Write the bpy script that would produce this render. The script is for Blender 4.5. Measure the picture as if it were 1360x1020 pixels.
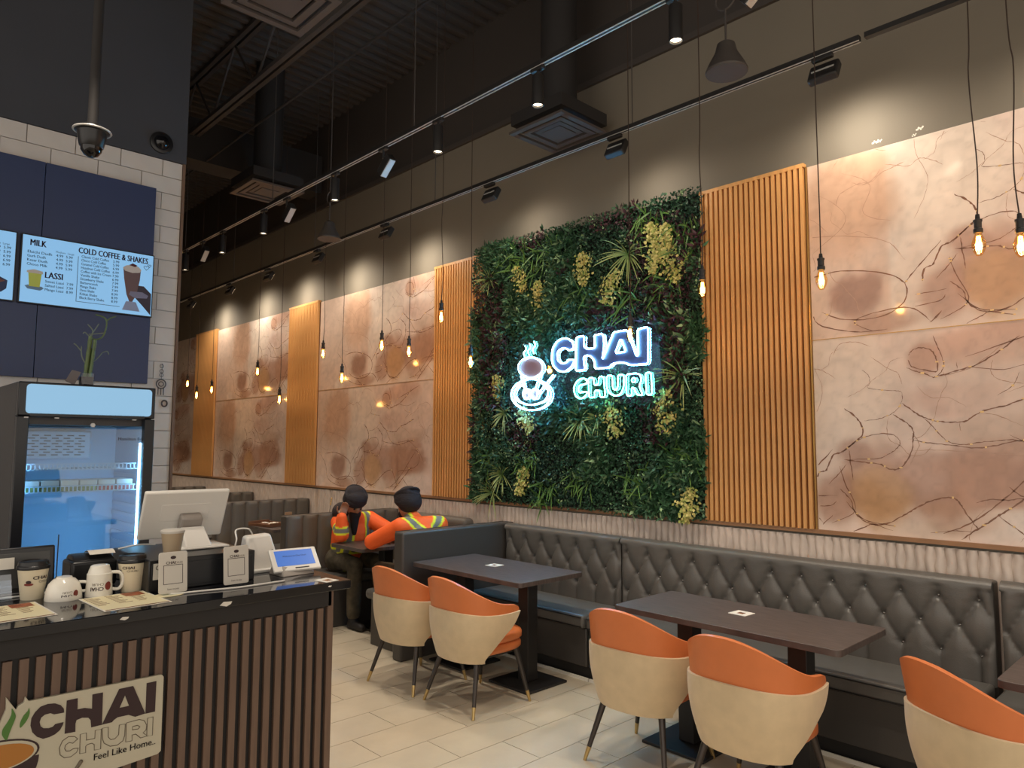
import bpy, bmesh, math, random
import numpy as np
from math import sin, cos, pi, radians, sqrt, exp, atan2, hypot
from mathutils import Vector, Matrix
C = bpy.context.scene
for o in list(bpy.data.objects): bpy.data.objects.remove(o)
random.seed(5); rng = np.random.default_rng(7)

# ------------------------------------------------------------------ camera, world, exposure
FWD = Vector((-0.71772852, 0.69122473, 0.0841079)); RGT = Vector((0.69393009, 0.72003031, 0.00416913)); UPV = Vector((0.05767844, -0.0613573, 0.99644793))
CAM = Vector((0, 0, 1.7)); FPX = 953.99
cd = bpy.data.cameras.new('camera'); cam = bpy.data.objects.new('camera', cd); C.collection.objects.link(cam)
cd.sensor_width = 36; cd.lens = FPX / 1360 * 36; cd.clip_end = 60
cam.matrix_world = Matrix(((RGT.x, UPV.x, -FWD.x, 0), (RGT.y, UPV.y, -FWD.y, 0), (RGT.z, UPV.z, -FWD.z, 1.7), (0, 0, 0, 1)))
C.camera = cam
w = bpy.data.worlds.new('world'); C.world = w; w.use_nodes = True
w.node_tree.nodes['Background'].inputs[0].default_value = (1.0, 0.90, 0.79, 1)
w.node_tree.nodes['Background'].inputs[1].default_value = 1.25
C.view_settings.view_transform = 'Standard'; C.view_settings.look = 'None'
C.view_settings.exposure = 0.12; C.view_settings.gamma = 1; C.view_settings.use_curve_mapping = False

WARM = (1.0, 0.87, 0.72)
def spot(name, loc, target, power, size=70, blend=.6, col=WARM, rad=.03, parent=None):
    l = bpy.data.lights.new(name, 'SPOT'); l.energy = power; l.spot_size = radians(size); l.spot_blend = blend
    l.color = col; l.shadow_soft_size = rad
    o = bpy.data.objects.new(name, l); C.collection.objects.link(o)
    o.location = loc; o.rotation_euler = (Vector(target) - Vector(loc)).to_track_quat('-Z', 'Y').to_euler()
    if parent:
        o.parent = parent; o.location = Vector(loc) - parent.location
    return o

# helper: a measured picture position -> the real point on a plane of the room
def on(u, v, x=None, y=None, z=None):
    r = FWD * FPX + RGT * (u - 680) + UPV * (510 - v)
    t = (x - CAM.x) / r.x if x is not None else (y - CAM.y) / r.y if y is not None else (z - CAM.z) / r.z
    return CAM + r * t

# ------------------------------------------------------------------ materials
MATS = {}
def srgb(c):
    return tuple(((x / 255) / 12.92 if x / 255 <= .04045 else ((x / 255 + .055) / 1.055) ** 2.4) for x in c) + (1,)
def mat(name, col=(128, 128, 128), rough=.6, metal=0, var=0, vscale=8, bump=0, bscale=60, emit=0, ecol=None, spec=.5, sheen=0, stretch=None, vcol=False, coat=0, alpha=None):
    if name in MATS: return MATS[name]
    m = bpy.data.materials.new(name); m.use_nodes = True; nt = m.node_tree; n = nt.nodes; L = nt.links
    b = n['Principled BSDF']; c = srgb(col)
    b.inputs['Base Color'].default_value = c; b.inputs['Roughness'].default_value = rough; b.inputs['Metallic'].default_value = metal
    b.inputs['Specular IOR Level'].default_value = spec
    if coat: b.inputs['Coat Weight'].default_value = coat; b.inputs['Coat Roughness'].default_value = .08
    if sheen: b.inputs['Sheen Weight'].default_value = sheen
    tc = n.new('ShaderNodeTexCoord'); mp = n.new('ShaderNodeMapping'); L.new(tc.outputs['Object'], mp.inputs[0])
    if stretch: mp.inputs['Scale'].default_value = stretch
    src = None
    if vcol:
        a = n.new('ShaderNodeVertexColor'); a.layer_name = 'Col'; src = a.outputs[0]
        L.new(src, b.inputs['Base Color'])
    if var:
        t = n.new('ShaderNodeTexNoise'); t.inputs['Scale'].default_value = vscale; t.inputs['Detail'].default_value = 6
        L.new(mp.outputs[0], t.inputs[0])
        r = n.new('ShaderNodeMapRange'); r.inputs[1].default_value = .3; r.inputs[2].default_value = .7
        r.inputs[3].default_value = 1 - var; r.inputs[4].default_value = 1 + var; L.new(t.outputs[0], r.inputs[0])
        mx = n.new('ShaderNodeVectorMath'); mx.operation = 'SCALE'
        if src: L.new(src, mx.inputs[0])
        else: mx.inputs[0].default_value = c[:3]
        L.new(r.outputs[0], mx.inputs[3]); L.new(mx.outputs[0], b.inputs['Base Color'])
    if bump:
        t2 = n.new('ShaderNodeTexNoise'); t2.inputs['Scale'].default_value = bscale; t2.inputs['Detail'].default_value = 4
        L.new(mp.outputs[0], t2.inputs[0])
        bp = n.new('ShaderNodeBump'); bp.inputs['Strength'].default_value = bump; bp.inputs['Distance'].default_value = .01
        L.new(t2.outputs[0], bp.inputs['Height']); L.new(bp.outputs[0], b.inputs['Normal'])
    if emit:
        b.inputs['Emission Color'].default_value = srgb(ecol or col); b.inputs['Emission Strength'].default_value = emit
    if alpha is not None:
        b.inputs['Alpha'].default_value = alpha
    MATS[name] = m; return m
def glass(name, tint=(255, 255, 255), gloss=.08, rough=.02):
    if name in MATS: return MATS[name]
    m = bpy.data.materials.new(name); m.use_nodes = True; nt = m.node_tree; n = nt.nodes; n.clear()
    o = n.new('ShaderNodeOutputMaterial'); t = n.new('ShaderNodeBsdfTransparent'); g = n.new('ShaderNodeBsdfGlossy'); x = n.new('ShaderNodeMixShader')
    t.inputs[0].default_value = srgb(tint); g.inputs['Roughness'].default_value = rough; x.inputs[0].default_value = gloss
    nt.links.new(t.outputs[0], x.inputs[1]); nt.links.new(g.outputs[0], x.inputs[2]); nt.links.new(x.outputs[0], o.inputs[0])
    MATS[name] = m; return m

m_wall = mat('dark_taupe_paint', (122, 115, 102), .75, var=.04, vscale=1.5)
m_ceil = mat('black_deck_paint', (66, 60, 56), .7)
m_steel = mat('dark_steel_paint', (72, 66, 62), .6)
m_duct = mat('black_duct_paint', (40, 37, 36), .75)
m_bulk = mat('charcoal_paint', (60, 61, 66), .8, var=.05, vscale=2)
m_brick = mat('white_glazed_brick', (200, 192, 184), .45, var=.04, vscale=5)
m_grout = mat('brick_grout', (172, 165, 158), .9)
m_fgrout = mat('floor_grout', (92, 84, 72), .9)
m_tile = mat('stone_tile', (196, 184, 162), .42, var=.09, vscale=3.2, bump=.05, bscale=30)
m_marble = mat('marble_print', rough=.1, vcol=True, var=.07, vscale=7, spec=.45, coat=.25)
m_vein = mat('vein_ink', (132, 92, 70), .25, var=.25, vscale=20)
m_veinf = mat('vein_ink_faint', (182, 146, 124), .25, var=.1, vscale=20)
m_gold = mat('gold_fleck', (226, 190, 130), .3, metal=.3)
m_gtrim = mat('brass_trim', (190, 150, 84), .3, metal=.8)
m_oak = mat('honey_oak', (222, 166, 102), .38, var=.14, vscale=6, stretch=(6, 6, .5))
m_oakd = mat('oak_backing', (104, 58, 24), .7)
m_ledge = mat('ledge_wood', (150, 112, 80), .5, var=.1)
m_flute = mat('fluted_plaster', (206, 192, 180), .5, var=.08, vscale=10)
m_leather = mat('charcoal_leather', (92, 90, 86), .34, var=.06, vscale=14, bump=.12, bscale=160, spec=.55)
m_leathd = mat('dark_leather_base', (70, 66, 62), .45, bump=.1, bscale=120)
m_chan = mat('channel_leather', (104, 98, 90), .5, var=.05, bump=.08, bscale=120)
m_pipe = mat('black_piping', (30, 29, 28), .4)
m_button = mat('crystal_button', (150, 146, 140), .15, metal=.7)
m_table = mat('dark_walnut_laminate', (82, 72, 68), .42, var=.3, vscale=9, stretch=(1, 7, 1), bump=.03, bscale=40)
m_black = mat('matte_black_metal', (34, 32, 31), .5)
m_blk2 = mat('black_plastic', (26, 26, 28), .35)
m_orange = mat('orange_leather', (208, 118, 66), .42, var=.04, vscale=10, bump=.06, bscale=200)
m_cream = mat('cream_suede', (206, 184, 148), .85, var=.06, vscale=14, sheen=.25)
m_legm = mat('gunmetal_leg', (70, 64, 60), .35, metal=.5)
m_brass = mat('brass_ferrule', (196, 168, 112), .28, metal=.8)
m_ctop = mat('black_polished_stone', (22, 23, 27), .07, var=.2, vscale=30, spec=.6)
m_cfront = mat('black_counter_panel', (32, 29, 28), .6)
m_cslat = mat('walnut_slat', (108, 86, 72), .5, var=.15, vscale=8, stretch=(5, 5, .6))
m_white = mat('white_plastic', (226, 222, 214), .35)
m_paper = mat('white_paper', (225, 220, 208), .7)
m_signb = mat('cream_sign_board', (196, 190, 168), .6)
m_ink = mat('dark_brown_ink', (52, 32, 34), .6)
m_inkl = mat('thin_line_ink', (110, 98, 82), .6)
m_cup = mat('cream_paper_cup', (226, 214, 186), .6)
m_mug = mat('white_ceramic', (236, 232, 220), .18, coat=.3)
m_board = mat('navy_menu_board', (46, 58, 92), .4)
m_screen = mat('lit_menu_screen', (70, 90, 110), .4, emit=.72, ecol=(140, 196, 240))
m_tscreen = mat('lit_blue_tablet_screen', (60, 100, 180), .3, emit=.5, ecol=(74, 116, 190))
m_fbody = mat('dark_fridge_shell', (54, 52, 54), .4)
m_fframe = mat('black_fridge_frame', (14, 16, 22), .3)
m_fsign = mat('lit_fridge_header', (70, 90, 110), .4, emit=.72, ecol=(152, 202, 236))
m_fin = mat('fridge_liner', (176, 200, 220), .5)
m_fin2 = mat('fridge_liner_trim', (190, 205, 218), .45)
m_led = mat('cool_led_strip', (200, 240, 255), .4, emit=22, ecol=(150, 215, 255))
m_lamp = mat('lit_lamp_lens', (255, 236, 200), .4, emit=9, ecol=(255, 232, 196))
m_fil = mat('glowing_filament', (255, 190, 90), .4, emit=26, ecol=(255, 186, 92))
m_glow = mat('neon_white_tube', (230, 250, 255), .4, emit=85, ecol=(110, 190, 255))
m_gloc = mat('neon_cyan_tube', (200, 255, 240), .4, emit=32, ecol=(100, 240, 225))
m_bglass = glass('amber_bulb_glass', (255, 232, 190), .08)
m_glass = glass('clear_glass', (232, 242, 248), .06)
m_acr = glass('clear_acrylic', (238, 244, 250), .10, .05)
m_leaf = mat('artificial_leaf', rough=.5, vcol=True, spec=.4)
m_track = mat('track_aluminium', (196, 194, 190), .4, metal=.2)
m_vent = mat('diffuser_metal', (84, 76, 72), .5)
m_skin = mat('brown_skin', (152, 106, 78), .55, var=.05)
m_turban = mat('black_turban_cloth', (34, 27, 30), .85, bump=.5, bscale=22, stretch=(1, 1, 4))
m_beard = mat('black_beard', (24, 19, 19), .9, bump=.5, bscale=90)
m_jacket = mat('hi_vis_cloth', rough=.7, vcol=True, bump=.35, bscale=26)
m_pants = mat('camo_cloth', (74, 66, 50), .85, var=.45, vscale=16, bump=.3, bscale=30)
m_boot = mat('dark_boot', (30, 26, 24), .6)

# ------------------------------------------------------------------ mesh builder
class MB:
    def __init__(s): s.v = []; s.f = []
    def add(s, vs, fs):
        b = len(s.v); s.v += [tuple(x) for x in vs]; s.f += [tuple(i + b for i in f) for f in fs]; return s
    def box(s, c, d, rot=None):
        hx, hy, hz = d[0] / 2, d[1] / 2, d[2] / 2
        vs = [Vector((x, y, z)) for x in (-hx, hx) for y in (-hy, hy) for z in (-hz, hz)]
        if rot is not None:
            R = rot if isinstance(rot, Matrix) else Matrix.Rotation(rot, 3, 'Z'); vs = [R @ q for q in vs]
        return s.add([q + Vector(c) for q in vs], [(0, 1, 3, 2), (4, 6, 7, 5), (0, 4, 5, 1), (2, 3, 7, 6), (0, 2, 6, 4), (1, 5, 7, 3)])
    def lohi(s, a, b): return s.box([(a[i] + b[i]) / 2 for i in range(3)], [abs(b[i] - a[i]) for i in range(3)])
    def tube(s, path, r, n=8, closed=False, cap=True):
        P = [Vector(p) for p in path]; N = len(P); rs = r if isinstance(r, (list, tuple)) else [r] * N
        vs = []; prev = None
        for i in range(N):
            a = P[(i - 1) % N] if closed or i > 0 else P[0]; b = P[(i + 1) % N] if closed or i < N - 1 else P[-1]
            t = (b - a).normalized() if (b - a).length > 1e-9 else Vector((0, 0, 1))
            if prev is None:
                up = Vector((0, 0, 1)) if abs(t.z) < .9 else Vector((1, 0, 0)); u = t.cross(up).normalized()
            else: u = (prev - t * prev.dot(t)).normalized()
            prev = u; w_ = t.cross(u)
            for k in range(n):
                a_ = 2 * pi * k / n; vs.append(P[i] + (u * cos(a_) + w_ * sin(a_)) * rs[i])
        fs = []
        for i in range(N if closed else N - 1):
            for k in range(n):
                j = (i + 1) % N; fs.append((i * n + k, i * n + (k + 1) % n, j * n + (k + 1) % n, j * n + k))
        if cap and not closed: fs += [tuple(range(n - 1, -1, -1)), tuple((N - 1) * n + k for k in range(n))]
        return s.add(vs, fs)
    def cyl(s, a, b, r0, r1=None, n=12): return s.tube([a, b], [r0, r0 if r1 is None else r1], n)
    def lathe(s, prof, n=24, c=(0, 0, 0), M=None):
        vs = []; m = len(prof)
        for r, z in prof:
            for k in range(n):
                q = Vector((r * cos(2 * pi * k / n), r * sin(2 * pi * k / n), z))
                if M: q = M @ q
                vs.append(q + Vector(c))
        fs = [(i * n + k, i * n + (k + 1) % n, (i + 1) * n + (k + 1) % n, (i + 1) * n + k) for i in range(m - 1) for k in range(n)]
        if prof[0][0] > 1e-6: fs.append(tuple(range(n - 1, -1, -1)))
        if prof[-1][0] > 1e-6: fs.append(tuple((m - 1) * n + k for k in range(n)))
        return s.add(vs, fs)
    def capsule(s, a, b, r0, r1, n=14):
        a, b = Vector(a), Vector(b); t = (b - a).normalized(); pts = []; rs = []
        for k in range(5):
            an = pi / 2 * k / 5; pts.append(a - t * r0 * cos(an)); rs.append(max(r0 * sin(an), .0005))
        pts += [a, b]; rs += [r0, r1]
        for k in range(1, 6):
            an = pi / 2 * k / 5; pts.append(b + t * r1 * sin(an)); rs.append(max(r1 * cos(an), .0005))
        return s.tube(pts, rs, n)
    def ell(s, c, r, M=None, n=18):
        prof = [(max(sin(pi * k / 12), .001), -cos(pi * k / 12)) for k in range(13)]
        D = Matrix.Diagonal(Vector(r)); return s.lathe(prof, n, c, (M @ D) if M else D)
    def grid(s, fn, nu, nv, closed_u=False):
        vs = [fn(i, j) for j in range(nv) for i in range(nu)]
        fs = [(j * nu + i, j * nu + (i + 1) % nu, (j + 1) * nu + (i + 1) % nu, (j + 1) * nu + i) for j in range(nv - 1) for i in range(nu if closed_u else nu - 1)]
        return s.add(vs, fs)
    def prism(s, pts, fn, d0, d1, holes=()):
        """flat outline pts (a,b) -> fn(a,b,depth), extruded from depth d0 to d1; triangulated, holes allowed"""
        bm = bmesh.new()
        loops = [list(pts)] + [list(h) for h in holes]; edges = []
        for lp in loops:
            vs = [bm.verts.new((p[0], p[1], 0)) for p in lp]
            edges += [bm.edges.new((vs[i], vs[(i + 1) % len(vs)])) for i in range(len(vs))]
        bm.verts.index_update()
        r = bmesh.ops.triangle_fill(bm, edges=edges, use_beauty=True, use_dissolve=False, normal=(0, 0, 1))
        tris = [[v.index for v in f.verts] for f in bm.faces]; co = [v.co[:2] for v in bm.verts]
        bm.free(); n = len(co)
        vs = [fn(a, b, d0) for a, b in co] + [fn(a, b, d1) for a, b in co]
        fs = [tuple(t) for t in tris] + [tuple(i + n for i in reversed(t)) for t in tris]
        base = 0
        for lp in loops:
            k = len(lp); fs += [(base + i, base + (i + 1) % k, n + base + (i + 1) % k, n + base + i) for i in range(k)]; base += k
        return s.add(vs, fs)
    def mesh(s, name, m, sharp=35):
        me = bpy.data.meshes.new(name); me.from_pydata(s.v, [], s.f); me.validate()
        bm = bmesh.new(); bm.from_mesh(me); bmesh.ops.recalc_face_normals(bm, faces=bm.faces); bm.to_mesh(me); bm.free()
        for q in (m if isinstance(m, (list, tuple)) else [m]): me.materials.append(q)
        me.shade_smooth(); me.set_sharp_from_angle(angle=radians(sharp)); return me
    def build(s, name, m, parent=None, bevel=0, sharp=35, seg=2):
        me = s.mesh(name, m, sharp); o = bpy.data.objects.new(name, me); C.collection.objects.link(o)
        if parent: o.parent = parent
        if bevel:
            b = o.modifiers.new('bevel', 'BEVEL'); b.width = bevel; b.segments = seg; b.limit_method = 'ANGLE'; b.angle_limit = radians(40)
        return o
def link(name, me, parent=None, loc=(0, 0, 0), rot=(0, 0, 0)):
    o = bpy.data.objects.new(name, me); C.collection.objects.link(o); o.parent = parent; o.location = loc; o.rotation_euler = rot; return o
def tag(o, label=None, cat=None, group=None, kind=None):
    if label: o['label'] = label
    if cat: o['category'] = cat
    if group: o['group'] = group
    if kind: o['kind'] = kind
    return o
def empty(name, loc, label, cat, group=None, rz=0):
    o = bpy.data.objects.new(name, None); C.collection.objects.link(o); o.location = loc; o.rotation_euler = (0, 0, rz); o.empty_display_size = .05
    return tag(o, label, cat, group)
def struct(o): o['kind'] = 'structure'; return o
def copy_tree(o, parent=None):
    c = o.copy(); C.collection.objects.link(c); c.parent = parent
    for ch in list(o.children): copy_tree(ch, c)
    return c
def vcolor(me, cols):
    at = me.color_attributes.new('Col', 'FLOAT_COLOR', 'POINT'); at.data.foreach_set('color', np.asarray(cols, dtype=np.float32).ravel())
def spline(pts, n=5, closed=False):
    P = [Vector(p) for p in pts]; N = len(P); out = []
    rngi = range(N) if closed else range(N - 1)
    for i in rngi:
        p0 = P[(i - 1) % N] if closed or i > 0 else P[0]; p1 = P[i]; p2 = P[(i + 1) % N]; p3 = P[(i + 2) % N] if closed or i < N - 2 else P[-1]
        for k in range(n):
            t = k / n; out.append(.5 * ((2 * p1) + (p2 - p0) * t + (2 * p0 - 5 * p1 + 4 * p2 - p3) * t * t + (3 * p1 - p0 - 3 * p2 + p3) * t ** 3))
    if not closed: out.append(P[-1])
    return out
_tc = {}
def text_verts(s, size, bold=0.0, align='LEFT', xs=1.0):
    key = (s, round(size, 5), bold, align, xs)
    if key not in _tc:
        c = bpy.data.curves.new('t', 'FONT'); c.body = s; c.size = size; c.offset = bold * size; c.align_x = align; c.fill_mode = 'FRONT'; c.resolution_u = 2
        o = bpy.data.objects.new('t', c); C.collection.objects.link(o); bpy.context.view_layer.update()
        me = bpy.data.meshes.new_from_object(o.evaluated_get(bpy.context.evaluated_depsgraph_get()))
        _tc[key] = ([(v.co.x * xs, v.co.y) for v in me.vertices], [tuple(p.vertices) for p in me.polygons])
        bpy.data.objects.remove(o); bpy.data.curves.remove(c); bpy.data.meshes.remove(me)
    return _tc[key]
def put_text(mb, s, size, fn, bold=0.0, align='LEFT', xs=1.0, fit=None):
    v, f = text_verts(s, size, 0.0, align, 1.0)
    k = fit / max(a for a, b in v) if fit else xs
    for dx in ([0.0] if not bold else [-bold * size, 0, bold * size]): mb.add([fn(a * k + dx, b) for a, b in v], f)
    return mb

# ------------------------------------------------------------------ setting
WY = 4.65                                   # feature wall
XM = -5.9; YE = 1.985                       # menu wall face and its free end
struct(MB().lohi((-19, WY, 0), (6, WY + .2, 4.82)).build('wall_back', m_wall)); wall = bpy.data.objects['wall_back']
struct(MB().lohi((-19, WY + .001, 4.82), (6, WY + .2, 6.0)).build('wall_upper_back', m_ceil))
struct(MB().lohi((-19, WY - .03, 4.80), (6, WY - .001, 4.85)).build('trim_1', m_steel))
struct(MB().lohi((-19.2, YE - .2, 0), (-19, WY + .2, 6)).build('wall_far', m_wall))
fl = struct(MB().lohi((-19, -5, -.12), (6, WY + .2, -.004)).build('floor', m_fgrout))
# floor tiles: 0.304 x 0.62, brick-laid, rows running towards the wall
PX, PY = .304, .62
def tile_mesh(lx, ly):
    return MB().box((0, 0, -.006), (lx - .004, ly - .004, .012)).mesh('tile', m_tile)
TM = {}
k0 = int((-7.3 + 3.12) / PX)
rest = MB()
for k in range(-52, 31):
    x = -3.12 + PX * k + PX / 2
    if x < -18.8 or x > 5.8: continue
    off = 2.32 + (PY / 2 if k % 2 else 0)
    for j in range(-12, 5):
        y0, y1 = off + j * PY, off + (j + 1) * PY
        y1 = min(y1, WY - .01)
        if y0 < -4.9 or y1 - y0 < .03: continue
        if -7.4 < x < -.1 and y1 > 1.9 and y0 < 4.2:
            key = round(y1 - y0, 3)
            if key not in TM:
                me = tile_mesh(PX, y1 - y0); TM[key] = me
            link('tile', TM[key], fl, (x, (y0 + y1) / 2, 0))
        else: rest.box((x, (y0 + y1) / 2, -.006), (PX - .004, y1 - y0 - .004, .012))
tag(rest.build('tile_field', m_tile, fl), kind='stuff')

# ceiling: corrugated deck, flutes across the room
cm = MB(); nx = int(25 / .15) * 4; prof = []
for i in range(int(25 / .15)):
    x = -19 + i * .15; prof += [(x, 6.0), (x + .05, 6.0), (x + .075, 5.96), (x + .125, 5.96)]
prof.append((6, 6.0))
cm.grid(lambda i, j: (prof[i][0], -5 if j == 0 else WY + .2, prof[i][1]), len(prof), 2)
ce = struct(cm.build('ceiling', m_ceil, sharp=10))
struct(MB().lohi((-19, -5, 6.02), (6, WY + .2, 6.1)).build('ceiling_slab', m_ceil))
def joist(Y, label):
    t = empty('roof_joist', (-6, Y, 5.3), label, 'roof joist', 'open web joists under the deck')
    for z0 in (0, .64):
        for s in (-1, 1):
            MB().box((-.5, s * .035, z0), (25, .045, .045)).build('chord', m_steel, t)
    wb = MB(); x = -12.9; up = True
    while x < 11.7:
        wb.cyl((x, 0, 0 if up else .64), (x + .55, 0, .64 if up else 0), .014, n=6); x += .55; up = not up
    tag(wb.build('web', m_steel, t), kind='stuff')
joist(2.95, 'dark open web steel joist running under the deck beside the light track')
joist(1.45, 'dark open web steel joist nearest the menu board side of the room')
MB_ = MB().box((-8.6, 3.3, 5.25), (.35, 2.6, .5)); tag(MB_.build('roof_girder', m_duct), 'dark boxed girder crossing the far end of the ceiling', 'beam')
tag(MB().cyl((-14, 3.1, 5.02), (5, 3.1, 5.02), .014).build('sprinkler_pipe', m_duct), 'thin dark sprinkler pipe running along under the joists', 'pipe')

# menu wall (left): brick face + charcoal bulkhead above
wl = struct(MB().lohi((-19, -5, 0), (XM - .012, YE, 3.94)).build('wall_left', m_grout))
struct(MB().lohi((-19, -5, 3.94), (XM + .02, YE + .02, 6.0)).build('wall_bulkhead', m_bulk))
struct(MB().lohi((XM - .03, YE, 0), (XM + .012, YE + .02, 3.94)).build('trim_2', mat('brown_edge_trim', (110, 84, 66), .5)))
bw, bh = .302, .134; BMs = {}
nz = int(3.94 / bh) + 1
bulkb = MB()
for r in range(nz):
    z1 = 3.94 - r * bh; z0 = z1 - bh
    if z0 < 0: continue
    off = 0 if r % 2 else bw / 2
    for k in range(-2, 24):
        y1 = YE - k * bw + off; y0 = y1 - bw; y1 = min(y1, YE)
        if y1 - y0 < .03 or y1 < .3: continue
        vis = (z0 > 3.5 and y1 > .6) or (y1 > 1.75 and z0 > 1.3) or (y0 < .95 and y1 > .7 and 1.6 < z0 < 2.3)
        if not vis: bulkb.lohi((XM - .02, y0 + .003, z0 + .003), (XM, y1 - .003, z1 - .003)); continue
        key = round(y1 - y0, 3)
        if key not in BMs: BMs[key] = MB().box((0, 0, 0), (.02, y1 - y0 - .006, bh - .006)).mesh('brick', m_brick)
        link('brick', BMs[key], wl, (XM - .01, (y0 + y1) / 2, (z0 + z1) / 2))
tag(bulkb.build('brick_field', m_brick, wl), kind='stuff')

# ------------------------------------------------------------------ marble print on the feature wall
def c5(x, y): p = on(1060 + x / 3.4, 440 + y / 3.4, y=WY); return (p.x + 1.99 + .914, p.z - 1.17)
def c9(x, y): p = on(220 + x / 3.238, 400 + y / 3.238, y=WY); return (p.x + 8.44, p.z - 1.17)
VE = [  # (polyline, half width mm, faint?)
 (c5, [(500,110),(520,85),(560,75),(605,90),(625,130),(628,180),(570,175),(515,160),(497,130)], 3.5, 0),
 (c5, [(490,165),(530,180),(570,190),(620,208),(655,170),(655,130),(630,70),(610,20)], 3, 0),
 (c5, [(620,208),(680,190),(740,172),(800,155),(870,115),(930,75),(1000,20)], 4, 0),
 (c5, [(640,205),(700,190),(790,160),(900,80),(960,40),(1010,30)], 2, 1),
 (c5, [(290,175),(320,200),(325,235),(315,255),(370,265),(440,268),(470,275)], 1.6, 0),
 (c5, [(470,275),(472,310),(455,345),(420,375),(370,395),(300,405)], 1.8, 0),
 (c5, [(430,375),(470,400),(500,420),(522,450),(520,490),(515,540),(480,600),(450,622),(410,620),(370,600),(290,590),(210,578)], 4.5, 0),
 (c5, [(470,325),(520,360),(560,385),(620,405),(690,410),(750,408),(800,380),(850,355),(940,335),(1020,305),(1080,290)], 4, 0),
 (c5, [(560,385),(610,430),(660,485),(700,505),(760,512),(830,500),(900,495),(960,490),(1020,495),(1090,480)], 2.6, 0),
 (c5, [(520,490),(600,505),(700,515),(800,527),(900,515),(1020,490),(1100,500)], 3.4, 0),
 (c5, [(520,540),(600,535),(700,540),(850,548),(1020,560),(1100,540)], 2, 1),
 (c5, [(200,550),(240,515),(275,490),(330,470),(400,462),(445,475),(462,505),(440,535),(400,560),(360,575),(240,578)], 2.6, 0),
 (c5, [(90,690),(95,640),(130,625),(160,560),(200,545),(250,505),(290,470),(290,430),(260,385),(210,350)], 5, 0),
 (c5, [(232,535),(240,600),(250,670)], 3.5, 0), (c5, [(140,690),(190,640),(220,600)], 3, 0),
 (c5, [(190,710),(240,760),(250,800),(280,840),(330,868),(400,868),(470,835),(530,800),(590,770),(640,755),(700,752),(730,775),(760,820),(800,875),(815,890)], 4, 0),
 (c5, [(60,742),(180,740)], 3, 0), (c5, [(60,790),(150,785),(175,765)], 3, 0), (c5, [(115,870),(160,830)], 5, 0),
 (c5, [(245,905),(310,880),(340,870),(430,900)], 3, 0),
 (c5, [(740,940),(800,900),(850,870),(900,835),(960,800),(1020,760),(1080,730)], 5.5, 0),
 (c5, [(805,775),(870,758),(950,762),(1020,755),(1080,770)], 3, 0), (c5, [(600,910),(700,900),(800,905)], 1.6, 0),
 (c5, [(160,110),(190,60),(260,50),(330,70)], 2, 1), (c5, [(330,115),(400,165),(450,190),(470,240)], 2, 1),
 (c5, [(880,130),(870,180),(900,215),(960,230),(1020,235)], 2, 1), (c5, [(1000,185),(970,245),(900,290)], 1.6, 0),
 (c5, [(840,370),(900,380),(1020,430)], 2, 1), (c5, [(540,250),(600,300),(680,300),(760,340)], 1.6, 1), (c5, [(720,170),(715,140)], 2, 0), (c5, [(730,410),(735,450)], 2, 0),
 (c9, [(690,655),(730,650),(775,670),(797,700),(795,740),(770,765),(730,760),(705,735)], 4, 0), (c9, [(660,640),(690,700),(700,760),(740,790),(775,795)], 3.5, 0),
 (c9, [(760,795),(740,770),(760,755),(800,755),(820,790)], 3.5, 0), (c9, [(797,700),(815,665),(838,622)], 4, 0), (c9, [(830,790),(860,760),(850,700),(845,660)], 3, 0),
 (c9, [(850,740),(870,780),(905,792)], 3, 0), (c9, [(1060,640),(1085,645),(1095,680),(1080,710),(1050,720),(1035,700)], 3.5, 0), (c9, [(1075,650),(1050,690),(1020,740),(990,780),(960,805)], 4, 0),
 (c9, [(1020,760),(1040,790),(1060,820)], 3, 0), (c9, [(1040,590),(1080,630),(1095,650),(1112,690)], 3, 0), (c9, [(1000,420),(1050,390),(1095,362)], 3, 0), (c9, [(1000,440),(1040,450),(1080,430)], 2, 0),
 (c9, [(1040,500),(1080,470),(1100,440)], 2, 1), (c9, [(1100,480),(1120,560),(1140,620)], 2, 1), (c9, [(680,450),(720,480),(740,540),(700,600)], 2, 1), (c9, [(740,430),(770,470),(760,530),(790,560)], 2, 1), (c9, [(680,560),(730,570),(780,600),(800,650)], 2, 1), (c9, [(660,500),(700,520),(720,560)], 2, 1), (c9, [(665,620),(700,640),(700,600)], 2, 1),
 (c5, [(60,60),(70,150),(110,250),(100,330),(60,420)], 1.4, 1),
]
BL = []   # colour clouds: fn,(x,y), ru, rv, colour, strength
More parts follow.
